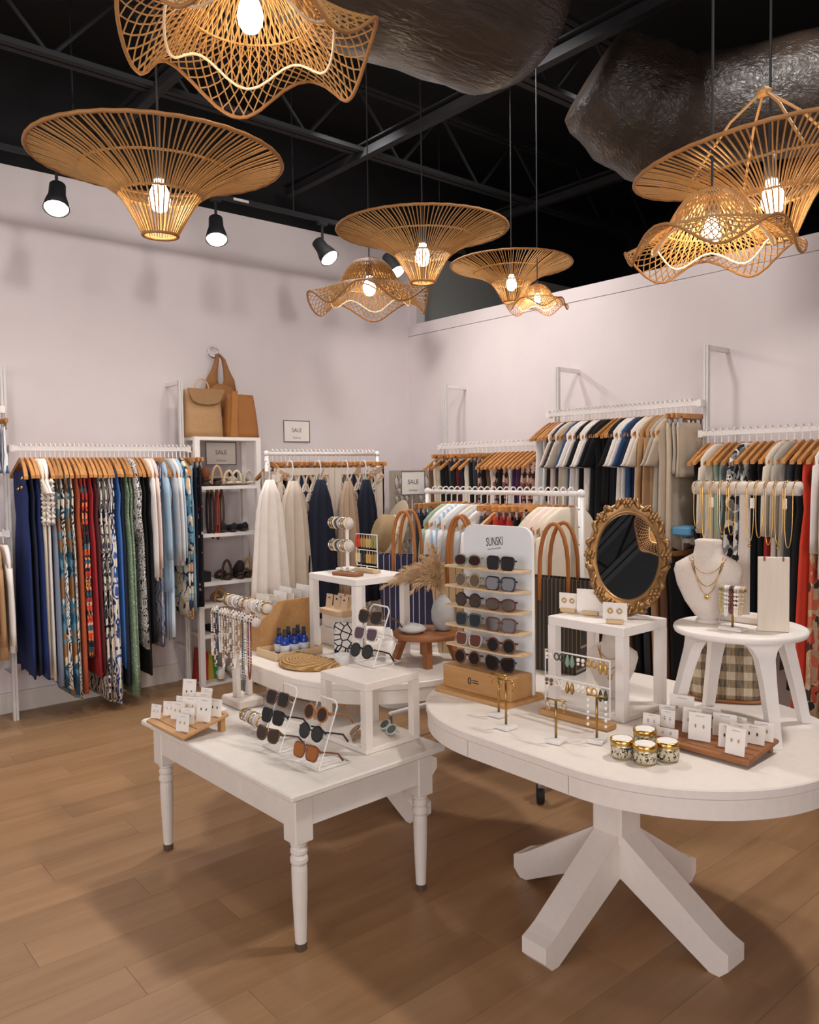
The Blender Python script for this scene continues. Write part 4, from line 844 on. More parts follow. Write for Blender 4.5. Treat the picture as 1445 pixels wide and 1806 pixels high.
# open cube risers
def cube_riser(x0, y0, sx, sy, z0, z1, label, mat, rz=0.0, e=.032, base=True):
    root = thing('display_cube', label, 'riser', (x0, y0, z0+.001), rz); H = z1-z0-.001
    MB().bbox((sx/2, sy/2, H-e/2), (sx, sy, e), .002).build('top_panel', mat, root)
    if base: MB().bbox((sx/2, sy/2, .010), (sx, sy, .020), .002).build('base_panel', mat, root)
    for x in (e/2, sx-e/2):
        for y in (e/2, sy-e/2): MB().box((x, y, (H-e+.02)/2), (e, e, H-e-.02 if base else H-e+.02-.02)).build('corner_post', mat, root)
    return root
c1z = .853; cube_riser(1.782, 2.375, .275, .285, T1, c1z, 'open white display cube on the worn farm table', M_TABLE, FROT)
g3 = onz(634, 1150, c1z+.06)
wire_stand(g3.x+.045, g3.y, c1z+.002, 'white wire sunglasses stand on top of the open cube')
glasses_on(g3.x+.045, g3.y, c1z+.002, [(BLK, '#2b302f', 'round', 'black round sunglasses lowest on the stand atop the cube'), (CLR, '#5a4a55', 'square', 'clear grey sunglasses with purple gradient lenses atop the cube'), (TORT, '#2a2523', 'cat', 'tortoiseshell sunglasses topmost above the cube')], '')
q = onz(628, 1298, T1+.03); sunglasses((q.x, q.y, T1+.045), (0, .9, -.5), '#b98a4e', '#7a5a34', 'round', 'gold metal sunglasses with brown lenses lying inside the cube', None, True, 1.0)
q = onz(678, 1290, T1+.03); sunglasses((q.x+.02, q.y, T1+.045), (0, .9, -.3), '#c3ccc0', '#2f3a36', 'oval', 'pale green sunglasses with dark lenses lying inside the cube', None, True)
# ------------------------------------------------------------------ jewellery helpers
def necklace(p, L, w_, colors, label, group, bead=.0042, n=42, pend=None, cat='necklace', bar=.02, axis='Y'):
    """loop hung over a bar at p; hangs below by L"""
    root = thing('necklace' if cat == 'necklace' else cat, label, cat, p, 0 if axis == 'Y' else PI/2, group)
    pts = []
    for i in range(n):
        u = i/(n-1)
        t = u*PI; yy = w_*math.cos(t); zz = -L*(math.sin(t)**.45); pts.append(Vector((-bar-.004-.004*math.sin(t), yy, zz)))
    pts = arc((0, w_, 0), bar+.004, 0, PI*.95, 5, (-1, 0, 0), (0, 0, 1))[::-1]+pts+arc((0, -w_, 0), bar+.004, 0, PI*.95, 5, (-1, 0, 0), (0, 0, 1))
    if bead > .0022:
        by = {}
        acc = 0; last = pts[0]; k = 0; dense = []
        for a_, b_ in zip(pts, pts[1:]):
            L_ = (b_-a_).length; s_ = max(1, int(L_/(bead*1.7)))
            dense += [a_.lerp(b_, j/s_) for j in range(s_)]
        for k, c in enumerate(dense): by.setdefault(colors[(k//3) % len(colors)], MB()).ball(c, bead, 6, 3)
        for c, m in by.items(): o = m.build('bead_strand', solid(c, .35), root, True); o['kind'] = 'stuff'
    else: MB().tube(pts, bead, 5).build('chain', M_GOLD, root, True)
    if pend: MB().ball((-bar-.008, 0, -L-.012), pend, 8, 5).build('pendant', M_GOLD if len(colors) == 1 else solid(colors[-1], .4), root, True)
    return root
# double necklace bar on the farm table
nb = onz(443, 1243, T1); zf, zb_ = .992, 1.045
ns = thing('necklace_stand', 'double linen necklace bar stand on the worn farm table', 'jewellery stand', (1.765, 3.30, T1+.001))
MB().bbox((0.0, 0, .02), (.13, .17, .04), .006).build('base', M_LINEN, ns)
for dx, zt_ in ((-.028, zf), (.032, zb_)):
    MB().bbox((dx, 0.0, (zt_-T1)/2+.015), (.022, .042, zt_-T1-.05), .003).build('post', M_LINEN, ns); MB().cyl((dx, -.20, zt_-T1), (dx, .20, zt_-T1), .021, n=16).build('crossbar', M_LINEN, ns, True)
ncol = [('#ece4d8', '#d9c6ae'), ('#4a3a30', '#e6ddd0'), ('#2b4478', '#26406f'), ('#e6ddd0',), ('#c9b49a', '#efe8dd'), ('#8a5a48', '#e4d8c8'), ('#f0e9df', '#b09878'), ('#e2d6c6', '#7a6048'), ('#f1ebe2',), ('#d9c9b2', '#a08060'), ('#ede5da', '#c4a888'), ('#31506a', '#3a6070'), ('#f2ece4', '#e3d4c0'), ('#7a2f2a', '#6b2824')]
nname = ['ivory and sand', 'dark brown and white', 'deep blue', 'plain ivory', 'tan and white', 'dusty rose', 'white and khaki', 'cream and brown', 'pure white', 'sand coloured', 'pearl and honey', 'teal blue', 'pearl', 'dark red']
for i, c in enumerate(ncol):
    y = 3.30+.175-.350*i/13; necklace((1.737, y, zf), .17+.05*math.sin(i*1.9)+(.10 if i > 10 else .03), .012, c, f'{nname[i]} beaded necklace, {ordw(i)} from the left on the front bar', 'beaded necklaces on the linen bar', .0046 if i % 3 else .0058)
for i in range(9):
    y = 3.30+.18-.36*i/8; o = tag(MB().tube([(.026*math.cos(t), 0, .026*math.sin(t)) for t in [2*PI*j/14 for j in range(14)]], .0045, 5, True).build('bracelet', [M_GOLD, M_LINEN, solid('#e9e2d8', .4), M_CHROME][i % 4], None, True, (1.797, y, zb_)), ['gold', 'linen', 'white', 'silver'][i % 4]+f' bracelet, {ordw(i)} from the left on the back bar', 'bracelet', 'bracelets on the back bar')
q = onz(447, 1272, T1+.04)
bs = thing('bracelet_bar', 'low bracelet bar lying in front of the necklace stand', 'jewellery stand', (q.x, q.y, T1+.001)); MB().bbox((0, 0, .006), (.08, .19, .012), .003).build('base', M_ACRYL, bs); MB().bbox((0, 0, .03), (.02, .02, .04), .002).build('post', M_LINEN, bs); MB().cyl((0, -.085, .055), (0, .085, .055), .02, n=14).build('roll', M_LINEN, bs, True)
for i in range(7):
    tag(MB().tube([(.025*math.cos(t), .004*math.sin(2*t), .025*math.sin(t)-.002) for t in [2*PI*j/14 for j in range(14)]], .003, 5, True).build('bangle', [M_GOLD, M_CHROME, solid('#d9cdbf', .4)][i % 3], None, True, (q.x, q.y+.07-.14*i/6, T1+.056)), ['gold', 'silver', 'ivory'][i % 3]+f' bangle, {ordw(i)} from left on the low bar', 'bangle', 'bangles on the low bar')
# ------------------------------------------------------------------ card boards
def card_board(c, wy, dx, z, tilt, rz, wood, label, cards, group, where, dark, frot=0.0, csc=1.0):
    root = thing('card_display_board', label, 'display board', (c.x, c.y, z+.001), rz); R = Matrix.Rotation(-tilt, 3, 'Y'); n0 = R @ Vector((0, 0, 1))
    ctr = Vector((0, 0, .014+math.sin(tilt)*dx/2))
    MB().bbox(ctr, (dx, wy, .014), .004, R=R).build('board', wood, root)
    for s in (-1, 1): h = math.sin(tilt)*dx; MB().box((dx/2*math.cos(tilt)-.02, s*(wy/2-.03), h*.46), (.02, .03, max(.012, h*.92))).build('foot', wood, root)
    rows = sorted({r for r, _, _, _ in cards})
    for r in rows:
        p = ctr+R @ Vector((-dx/2+dx*r, 0, .0075)); MB().box(p, (.004, wy*.94, .0012), R=R).build('slot', dark, root)
    Rz = Matrix.Rotation(rz, 3, 'Z')
    for i, (r, s, w_, h_) in enumerate(cards):
        p = ctr+R @ Vector((-dx/2+dx*r, wy*s, .008)); pw = Vector((c.x, c.y, z+.001))+Rz @ p
        t = thing('earring_card', f'white earring card, {ordw(i)} counting back from the front of {where}', 'card', pw, rz+frot+random.uniform(-.12, .12), group); t.rotation_euler.y = .16; w_ *= csc; h_ *= csc
        MB().box((0, 0, h_/2), (.0016, w_, h_)).build('card_sheet', M_CARD, t)
        MB().box((-.0012, 0, h_*.88), (.0006, w_*.4, h_*.03)).build('print_line', solid('#b9b4ae', .8), t)
        for e_ in (-1, 1): MB().ball((-.003, e_*w_*.18, h_*.52), (.002, .0028, .0055), 6, 4).build('earring', [M_GOLD, M_CHROME, M_INK][i % 3], t, True)
q = onz(330, 1272, T1+.03)
cl = [(.14, -.34, .05, .052), (.14, .40, .042, .045), (.34, -.22, .048, .05), (.34, .05, .052, .055), (.34, .28, .044, .046), (.55, -.38, .055, .075), (.55, -.02, .056, .06), (.55, .2, .05, .05), (.78, -.4, .05, .055), (.78, -.1, .055, .06), (.78, .1, .055, .05), (.78, .3, .05, .085), (.92, .0, .045, .06)]
card_board(q, .33, .22, T1, .26, FROT, M_OAK, 'sloping oak board of earring cards at the farm table end', cl, 'earring cards on the oak board', 'the oak board', M_DARKTAN, .5, 1.3)
q = onz(1240, 1318, T3+.02)
cr_ = [(.12, -.36, .062, .085), (.12, .22, .075, .03), (.28, -.26, .058, .075), (.28, -.02, .072, .09), (.28, .42, .06, .05), (.45, -.30, .06, .07), (.45, .1, .062, .085), (.45, .32, .05, .06), (.62, -.38, .07, .06), (.62, -.14, .075, .075), (.62, .14, .06, .07), (.62, .38, .055, .06), (.80, -.42, .06, .06), (.80, -.2, .06, .06), (.80, .05, .08, .07), (.80, .3, .085, .09)]
card_board(Vector((2.335, 1.318, 0)), .385, .21, T3, .10, .03, M_TEAK, 'brown wooden board crowded with white earring cards on the near table', cr_, 'earring cards on the brown board', 'the brown board', M_DARKTAN, .15, .95)
# ------------------------------------------------------------------ far oval table
riX, riY, riSX, riSY, riZ = 2.22, 3.02, .33, .40, 1.14
rs = thing('display_riser', 'white side table riser standing on the far oval table', 'riser', (riX, riY, T2+.001)); RH = riZ-T2-.001
MB().bbox((riSX/2, riSY/2, RH-.016), (riSX, riSY, .032), .002).build('top_panel', M_WHITE, rs)
for x in (.018, riSX-.018):
    for y in (.018, riSY-.018): MB().box((x, y, (RH-.033)/2), (.036, .036, RH-.033)).build('leg', M_WHITE, rs)
# wooden card sorter
q = onz(470, 1120, T2+.02)
so = thing('wooden_card_box', 'oak sloped-side box of greeting cards on the far table', 'box', (2.17, 3.665, T2+.001))
bw, bd, bh = .22, .32, .25
for y in (-bw/2, bw/2): MB().prism([(-bd/2, 0), (bd/2, 0), (bd/2, bh), (-bd/2+.10, bh), (-bd/2, bh*.62)], .012, 'Y', y-.006).build('side', M_OAK, so)
MB().box((bd/2-.006, 0, bh*.48), (.012, bw-.014, bh*.96)).build('back', M_OAK, so); MB().box((-bd/2+.006, 0, bh*.30), (.012, bw-.014, bh*.60)).build('front', M_OAK, so); MB().box((0, 0, .006), (bd-.026, bw-.014, .012)).build('bottom', M_OAK, so)
MB().box((0, 0, bh*.4), (.01, bw-.014, bh*.78)).build('divider', M_OAK, so)
for i in range(11):
    x = -.115+.023*i; h_ = .245+.012*math.sin(i*2)+.004*i
    t = thing('greeting_card', f'{["cream", "white", "pale grey"][i % 3]} greeting card, {ordw(i)} from the front in the oak box', 'card', (2.17+x+(.012 if abs(x) < .008 else 0), 3.665+(.03 if i % 2 else -.03), T2+.014), 0, 'greeting cards in the oak box'); t.rotation_euler.y = .12
    MB().box((0, 0, h_/2), (.003, .125, h_)).build('sheet', solid(['#e9dcc9', '#ece8e2', '#d3d3d0'][i % 3], .8), t)
    if i == 0: MB().box((-.002, 0, h_*.80), (.001, .085, .075)).build('blue_picture', printed('postcard', '#dfe4e6', [(0, '#5f7a9a'), (.5, '#8aa0b8')], 40, 'palm'), t)
# bottle tray, bottles
tr_ = thing('wooden_tray', 'shallow pale wooden tray under the blue bottles', 'tray', (2.10, 3.425, T2+.001), 0)
MB().box((0, 0, .004), (.26, .20, .008)).build('bottom', M_PALEOAK, tr_)
for c_, d_ in (((-.127, 0, .02), (.007, .20, .032)), ((.127, 0, .02), (.007, .20, .032)), ((0, -.097, .02), (.247, .007, .032)), ((0, .097, .02), (.247, .007, .032))): MB().box(c_, d_).build('rim', M_PALEOAK, tr_)
M_COB = solid('#1d3f9a', .12, var=.08); M_LAB = solid('#cfd2d6', .6)
def bottle(x, y, label):
    t = thing('spray_bottle', label, 'bottle', (x, y, T2+.0105), random.uniform(-.4, .4), 'blue spray bottles on the tray')
    MB().lathe([(.021, 0), (.023, .004), (.023, .066), (.019, .080), (.011, .088), (.010, .094)], n=18).build('glass_body', M_COB, t, True)
    MB().lathe([(.0235, .012), (.0235, .052)], n=18).build('paper_label', M_LAB, t, True)
    MB().lathe([(.012, .092), (.0125, .104), (.009, .106), (.0095, .128), (.007, .131)], n=14).build('spray_cap', M_INK, t, True)
for i in range(3):
    for j in range(2): bottle(2.045+.055*i, 3.425+.055*(j-.5)*-2*.5+(-.02), f'cobalt blue spray bottle, {["near", "middle", "far"][i]} row, {["left", "right"][j]} one')
# folded woven straw clutch: half-moon
wv_t = NT('woven_straw'); wn = wv_t.n('ShaderNodeTexWave', {'Vector': wv_t.coord(), 'Scale': 26.0, 'Distortion': 3.0, 'Detail': 2.0}, wave_type='RINGS', rings_direction='Z'); wv_t.bump(wn.outputs[0], .9, .01); M_STRAW = wv_t.fin(wv_t.ramp(wn.outputs[0], [(.2, '#9c7440'), (.8, '#cda468')]), .85)
q = onz(533, 1166, T2)
sk = thing('straw_clutch', 'half-moon woven straw clutch lying at the far table edge', 'bag', (2.045, 3.17, T2+.001), .16); sk.scale = (1.28, 1.28, 1)
m = MB(); R = []
for zz, kk in ((0, .96), (.006, 1.0), (.02, .98), (.03, .86), (.034, .55)): R.append([Vector((-.13*kk*math.sin(PI*i/18)+.03, .135*kk*math.cos(PI*i/18), zz)) for i in range(19)]+[Vector((.03+.02*kk, .135*kk*(-1+2*i/4), zz)) for i in range(5)])
m.loft(R); m.build('woven_body', M_STRAW, sk, True); MB().tube([(.045, -.12+.24*i/16, .03+.002*(i % 2)) for i in range(17)], .003, 5).build('zip', M_INK, sk)
# flowered pouch, mug, boxes and earring cards beneath the riser
P_VEIN = printed('pouch_petals', '#1d2740', [(.085, '#e9e4da')], 30, 'veins')
pp = Vector((2.33, 3.235, T2+.001)); po = thing('flowered_pouch', 'white pouch with navy outlined petals under the riser', 'pouch', pp, -.6)
m = MB(); bag_body(m, .15, .15, .05, .155); m.M = Matrix(); fixed = m.build('body', P_VEIN, po, True); fixed.rotation_euler = (0, 0, 0)
bxs = thing('card_stack_box', 'white box carrying small earring cards under the riser', 'box', (2.44, 3.44, T2+.001)); MB().bbox((0, 0, .045), (.16, .2, .09), .004).build('lower_box', M_CARD, bxs); MB().bbox((.005, 0, .125), (.15, .19, .068), .004).build('upper_box', M_CARD, bxs); MB().bbox((0, 0, .175), (.17, .21, .028), .003).build('wooden_lid', M_PALEOAK, bxs)
for i in range(6):
    t = thing('kraft_earring_card', f'kraft earring card, {ordw(i)} from the left under the riser', 'card', (2.40+.05*(i % 2), 3.51-.034*i, T2+.192), .1, 'kraft earring cards under the riser'); t.rotation_euler.y = .14
    MB().box((0, 0, .035), (.002, .05, .07)).build('sheet', solid('#d9bfa0', .8), t); MB().ball((-.003, 0, .05), .005, 6, 4).build('earring', M_INK, t, True)
mg = thing('marbled_cup', 'small white marbled cup beside the straw clutch', 'cup', (2.14, 3.03, T2+.001)); MB().lathe([(.028, 0), (.034, .004), (.036, .06), (.034, .06), (.031, .01), (.005, .008)], n=20).build('body', solid('#d5d2cf', .4, var=.12, scale=40), mg, True)
# things on the riser
def gold_rings(): pass
rt = thing('ring_tray', 'small brown wooden ring tray on the riser corner', 'tray', (riX+.07, riY+.16, riZ+.001), .2); MB().bbox((0, 0, .008), (.06, .16, .016), .003).build('tray_block', M_TEAK, rt)
for i in range(3): tag(MB().tube([(0, .009*math.cos(t_), .010+.009*math.sin(t_)) for t_ in [2*PI*j/12 for j in range(12)]], .0016, 5, True).build('finger_ring', [M_CHROME, M_GOLD, M_BRASS][i], None, True, (riX+.07, riY+.11+.05*i, riZ+.017)), ['silver', 'gold', 'brass'][i]+' finger ring on the small wooden tray', 'ring', 'rings on the tray')
ek = Vector((riX+.22, riY+.20, riZ+.001))
er = thing('earring_rack', 'white wire earring rack with wooden foot on the riser', 'jewellery stand', ek)
MB().bbox((0, 0, .008), (.05, .17, .016), .003).build('foot', M_PALEOAK, er)
m = MB(); m.tube([(0, -.085, .03), (0, .085, .03), (0, .085, .19), (0, -.085, .19)], .0032, 6, True); m.build('wire_frame', M_METALW, er, True); MB().cyl((0, 0, .016), (0, 0, .03), .004).build('peg', M_METALW, er); MB().cyl((0, -.085, .11), (0, .085, .11), .0026, n=6).build('middle_wire', M_METALW, er)
EC = ['#cf3a22', '#b08a4e', '#c9a96a', '#8d8a4e', '#d9c7a0', '#2a2a2e', '#c79a58', '#9a7a3e']
EN = ['red tassel', 'bronze feather', 'gold fringe', 'olive leaf', 'cream drop', 'black checked', 'honey fringe', 'brass leaf']
for i in range(8):
    y = .066-.044*(i % 4); z = .186 if i < 4 else .108
    t = thing('earring_pair', f'{EN[i]} earrings on the white wire rack', 'earrings', ek+Vector((-.004, y, z)), 0, 'earrings on the white wire rack')
    for s in (-1, 1): MB().lathe([(.002, 0), (.003, -.012), (.0075, -.022), (.007, -.058), (.002, -.064)], (-.003, s*.010, 0), 8).build('drop', solid(EC[i], .5), t, True)
bt = thing('bracelet_tree', 'two-tier white bracelet holder on the riser', 'jewellery stand', (riX+.20, riY+.34, riZ+.001)); MB().bbox((0, 0, .006), (.09, .09, .012), .003).build('base', M_WHITE, bt); MB().cyl((0, 0, .012), (0, 0, .25), .009).build('post', M_WHITE, bt)
for z in (.13, .245):
    MB().cyl((-.04, -.085, z), (-.04, .085, z), .023, n=16).build('roll', M_LINEN, bt, True); MB().box((-.02, 0, z), (.04, .012, .012)).build('arm', M_WHITE, bt)
    for i in range(8): tag(MB().tube([(.028*math.cos(t_), .003*math.sin(3*t_), .028*math.sin(t_)) for t_ in [2*PI*j/14 for j in range(14)]], .0042, 5, True).build('bracelet', [M_CHROME, M_GOLD, solid('#e6dfd4', .4), solid('#4a4038', .5), M_LINEN][i % 5], None, True, (riX+.16, riY+.34+.07-.14*i/7, riZ+.001+z)), ['silver', 'gold', 'ivory', 'dark', 'linen'][i % 5]+f' bracelet, {ordw(i)} from left, {"lower" if z < .2 else "upper"} roll on the riser', 'bracelet', 'bracelets on the riser')
# little teak stool with vase and shell dish
wst = Vector((2.50, 2.845, T2)); WZ = .885
ws = thing('wooden_plant_stool', 'small round teak stool carrying a grey vase', 'stool', (wst.x, wst.y, T2+.001)); MB().lathe([(.02, WZ-T2-.026), (.152, WZ-T2-.026), (.16, WZ-T2-.02), (.16, WZ-T2-.006), (.154, WZ-T2-.001), (.02, WZ-T2-.001)], n=36).build('seat', M_TEAK, ws, True)
for i in range(4): a_ = .9+i*PI/2; MB().loft([[Vector((r_*math.cos(a_)+sx*.016, r_*math.sin(a_)+sy*.016, z)) for sx, sy in ((-1, -1), (1, -1), (1, 1), (-1, 1))] for r_, z in ((.15, 0), (.105, WZ-T2-.027))]).build('leg', M_TEAK, ws)
va = thing('stone_vase', 'grey rounded stone vase holding pampas grass on the teak stool', 'vase', (wst.x+.07, wst.y-.045, WZ+.001)); MB().lathe([(.03, 0), (.045, .008), (.062, .05), (.064, .09), (.052, .13), (.032, .155), (.02, .162), (.022, .168), (.014, .164)], n=24, sx=.75).build('body', solid('#b3b2b0', .75, var=.16, scale=25, bump=.25), va, True)
pg_t = cloth('#c2a27c')
pg = thing('pampas_grass', 'bunch of beige pampas grass plumes in the grey vase', 'dried grass', (wst.x+.07, wst.y-.045, WZ+.165))
for i in range(24):
    rr = random.Random(i); a_ = 2.2+rr.uniform(-1.5, 1.5); L = rr.uniform(.20, .30); dr = rr.uniform(.3, 1.0); pts = []; rad = []
    for j in range(9):
        u = j/8; out = L*dr*(u**1.4); z = L*(u*(1.15-dr*.55)-dr*.45*u**3); pts.append((out*math.cos(a_), out*math.sin(a_), z)); rad.append(.002+.026*math.sin(PI*min(1, max(0, (u-.2)/.85)))**.8)
    m = MB(); m.tube(pts, [.0015]*9, 4)
    for j in range(2, 9):
        for k in range(20):
            c_ = Vector(pts[j]); t_ = (Vector(pts[j])-Vector(pts[j-1])).normalized(); o_ = Vector((rr.uniform(-1, 1), rr.uniform(-1, 1), rr.uniform(-1, 1))).normalized(); e_ = c_+t_*.030+o_*rad[j]*1.15; s_ = c_-t_*rr.uniform(0, .02)
            m.tube([s_, s_.lerp(e_, .6)+Vector((0, 0, -.001)), e_+Vector((0, 0, -.006))], [.0011, .0016, .0004], 3)
    m.build('plume', pg_t, pg)
sh_ = thing('shell_dish', 'ribbed grey and white shell-shaped dish on the teak stool', 'dish', (wst.x-.075, wst.y+.01, WZ+.001)); m = MB(); n = 40
m.loft([[Vector((r_*(1+.02*(j % 2))*math.cos(2*PI*j/n), r_*1.15*(1+.02*(j % 2))*math.sin(2*PI*j/n), z)) for j in range(n)] for r_, z in ((.03, 0), (.055, .012), (.062, .022), (.045, .036), (.015, .045))]); m.build('body', solid('#c3c0bb', .6, var=.2, scale=60), sh_, True)
hd = thing('hand_ring_holder', 'white porcelain hand ring holder behind the sunglasses', 'ring holder', (2.285, 2.86, T2+.001)); MB().lathe([(.035, 0), (.036, .01), (.022, .03), (.02, .07), (.032, .1), (.03, .13)], n=16, sx=.6).build('palm', M_WHITE, hd, True)
for i in range(4): MB().tube([(0, -.021+.014*i, .125), (0, -.022+.0145*i, .155), (-.003, -.023+.015*i, .178+.012*math.sin(PI*(i+.6)/4))], [.0075, .007, .005], 8).build('finger', M_WHITE, hd, True)
MB().tube([(0, .022, .09), (-.002, .038, .11), (-.004, .046, .132)], [.008, .0075, .005], 8).build('thumb', M_WHITE, hd, True)
# ------------------------------------------------------------------ big pinstriped totes behind the tables
def pin(name, base, line, sc=26): return printed(name, base, [(.965, line)], sc, 'stripe', (1, 1, 1), 'Y')
def pintote(p, rz, w0, w1, d, h, mat, label, hh=.24, hw=.065, inner='#101014'):
    root = thing('pinstripe_tote', label, 'bag', p, rz); m = MB(); n = 4
    def rect(w_, dd, z, s=0.0): return [Vector((-dd/2, -w_/2, z)), Vector((dd/2, -w_/2, z)), Vector((dd/2, w_/2, z)), Vector((-dd/2, w_/2, z))]
    m.loft([rect(w0, d, 0), rect(w0+(w1-w0)*.5, d*.95, h*.5), rect(w1, d*.9, h), rect(w1-.012, d*.9-.012, h), rect(w0, d-.02, .02)]); m.build('body', mat, root)
    MB().loft([rect(w1-.014, d*.9-.014, h-.03), rect(w1-.014, d*.9-.014, h-.026)]).build('lining', cloth(inner), root)
    for s in (-1, 1):
        x = s*d*.46
        MB().tube([(x, -hw, h-.10), (x, -hw, h)]+[(x, -hw*math.cos(PI*i/12), h+hh*math.sin(PI*i/12)**.8) for i in range(1, 12)]+[(x, hw, h), (x, hw, h-.10)], .0095, 8).build('handle', M_TAN, root, True)
    return root
q = ony(742, 990, 3.55)
M_NAVP = pin('navy_pinstripe', '#2a2a48', '#c9c4c0', 9); M_DARKP = pin('charcoal_pinstripe', '#3a3632', '#9a8a72', 16); M_BEIP = pin('straw_stripe', '#c9ad84', '#6b5a44', 9)
pintote((2.80, 3.33, T2+.001), .45, .24, .34, .10, .45, M_NAVP, 'navy pinstriped tote with tan loop handles on the far table')
tcol = Vector((3.00, 2.72, 0))
pintote((2.76, 2.87, T2+.001), .6, .22, .30, .09, .44, M_BEIP, 'straw coloured striped tote behind the sunglasses display', .24, .06, '#d9c4a0')
pintote((2.76, 2.25, T3+.001), .2, .21, .36, .10, .41, M_DARKP, 'charcoal pinstriped tote with tan handles behind the mirror', .24, .07)
# ------------------------------------------------------------------ sunglasses display on the near table
sd = thing('sunglasses_display', 'white rounded display board with oak shelves of sunglasses', 'display stand', (2.25, 2.20, T3+.001), .05)
bd0 = MB(); W2 = .20
bo = [(-W2-.02, 0), (W2+.02, 0)]
MB().prism([(-.10, -W2+.01), (.10, -W2-.005), (.125, -W2+.02), (.125, W2-.02), (.10, W2+.01), (-.09, W2+.0), (-.105, W2-.02), (-.105, -W2+.03)], .014, 'Z', 0).build('base_plate', M_OAK, sd)
MB().bbox((0.0, 0, .014+.045), (.13, .355, .09), .003).build('base_box', M_OAK, sd)
BH = .665; rad = .05; bp_ = []
for cx_, cz_, a0 in ((.178-rad, BH-rad, 0), (-.178+rad, BH-rad, PI/2)):
    for i in range(7): a_ = a0+PI/2*i/6; bp_.append((cx_+rad*math.cos(a_), cz_+rad*math.sin(a_)))
MB().prism([(-.178, .015), (.178, .015)]+bp_, .014, 'X', .066).build('backboard', solid('#e6e9ec', .45, var=.02), sd)
MB().prism([(-.178, .015), (.178, .015)]+bp_, .003, 'X', .081).build('backboard_rear', M_PALEOAK, sd)
SHL = [.175, .255, .335, .415, .495]
for z in SHL: MB().prism([(.066, -.178), (.066, .178), (-.01, .205), (-.03, .195), (-.03, -.12), (0, -.178)], .007, 'Z', z).build('shelf', M_PALEOAK, sd)
RT_ = Matrix(((0, 0, -1, 0), (-1, 0, 0, 0), (0, 1, 0, 0), (0, 0, 0, 1)))   # text x -> -Y, text y -> Z, faces -X
text('brand_lettering', 'SUNSKI', M_INK, sd, Matrix.Translation((.0655, .01, .60)) @ Matrix.Rotation(-.12, 4, 'X') @ RT_ @ Matrix.Diagonal((.75, 1.35, 1, 1)), .036, shear=.15)
MB().box((.0653, .01, .573), (.0008, .07, .0022), R=Matrix.Rotation(-.16, 3, 'X')).build('lettering_underline', M_INK, sd)
lg = MB(); lg.tube([(-.0662, .03+.007*math.cos(t_), .06+.012*math.sin(t_)) for t_ in [2*PI*j/16 for j in range(16)]], .0022, 5, True); lg.build('round_logo', M_INK, sd)
for dz_, w_ in ((.0045, .030), (-.0045, .034)): MB().box((-.0656, .016-w_/2, .06+dz_), (.0006, w_, .0035)).build('logo_lettering', M_INK, sd)
Rd = Matrix.Rotation(.05, 3, 'Z')
ds = [('#7d8478', '#3a201c', 'oval', 'olive green oval', 'square black', BLK, '#2c2d2e', 'square'), ('#a89878', '#6b5d4e', 'round', 'thin bronze round', 'silver mirrored hexagonal', '#20242c', '#a9aeb6', 'square'), ('#2a2622', '#4b4038', 'round', 'dark rounded', 'burgundy half-rim', '#5a2a24', '#5c534c', 'oval'), ('#5c6258', '#243038', 'square', 'green-grey square', 'brown wide square', '#6b4030', '#33241f', 'square'), ('#b5b0ac', '#8a5a4c', 'square', 'clear pink-mirrored', 'chestnut round', '#6a3a28', '#1f2022', 'round'), ('#6a4a34', '#2a1c18', 'round', 'small brown round', 'dark tortoiseshell', '#2a1c16', '#1c1614', 'cat')]
for i, (fa, la, sa_, na, nb_, fb, lb, sb_) in enumerate(ds):
    z = ([.104]+SHL)[5-i]+.007+.026
    for s, (fc, lc, sh, nm) in ((1, (fa, la, sa_, na)), (-1, (fb, lb, sb_, nb_))):
        p = Vector((2.25, 2.20, T3+.001))+Rd @ Vector((-.012 if i < 5 else -.02, s*.085, z)); sunglasses(p, (0, .12, .05+random.uniform(.05, .25)*(1 if s < 0 else .6)), fc, lc, sh, f'{nm} sunglasses on the {["top", "second", "third", "fourth", "fifth", "lowest"][i]} level of the display', 'sunglasses on the display board', True, 0.0, .6 if 'mirror' in nm else 0.0)
        q_ = MB().tube([(-.0, s*.085, z-.026), (-.0, s*.085, z+.008), (-.016, s*.085-.008, z+.008)], .002, 5).build('acrylic_peg', M_ACRYL, sd)
        q_.location = (-.016, 0, 0)
# ------------------------------------------------------------------ display cube with mirror
c2x, c2y, c2sx, c2sy, c2z = 2.33, 1.617, .27, .335, 1.096
cube_riser(c2x, c2y, c2sx, c2sy, T3, c2z, 'tall open white display cube under the gilt mirror', M_WHITE, 0.0, .034)
mp = Vector((c2x+.165, c2y+.10, c2z))
mr = thing('oval_mirror', 'ornate gilt oval mirror leaning on the display cube', 'mirror', (mp.x, mp.y, c2z+.002)); LEAN = .42; mrz = .58
ML = Matrix.Rotation(mrz, 4, 'Z') @ Matrix.Rotation(LEAN, 4, 'Y'); MA, MBx = .140, .212
def mloc(ob): ob.matrix_local = Matrix.Translation((0, 0, .012)) @ ML @ Matrix.Translation((0, 0, MBx+.012)); return ob
def ell(a_, k, x): return Vector((x, MA*k*math.cos(a_), MBx*k*math.sin(a_)))
m = MB(); n = 64; prof = [(.80, .0), (.80, -.012), (.84, -.018), (.88, -.014), (.93, -.024), (1.0, -.022), (1.06, -.010), (1.08, .004), (1.0, .012), (.82, .010)]
rings = []
for i in range(n):
    a_ = 2*PI*i/n; wob = 1+.018*math.cos(8*a_); rings.append([ell(a_, k if k < .9 else k*wob, x) for k, x in prof])
rings.append(rings[0]); m.loft(rings, cap=False); M_GILT = solid('#98744a', .36, .7, var=.35, scale=35); mloc(fixnormals(m.build('gilt_frame', M_GILT, mr, True)))
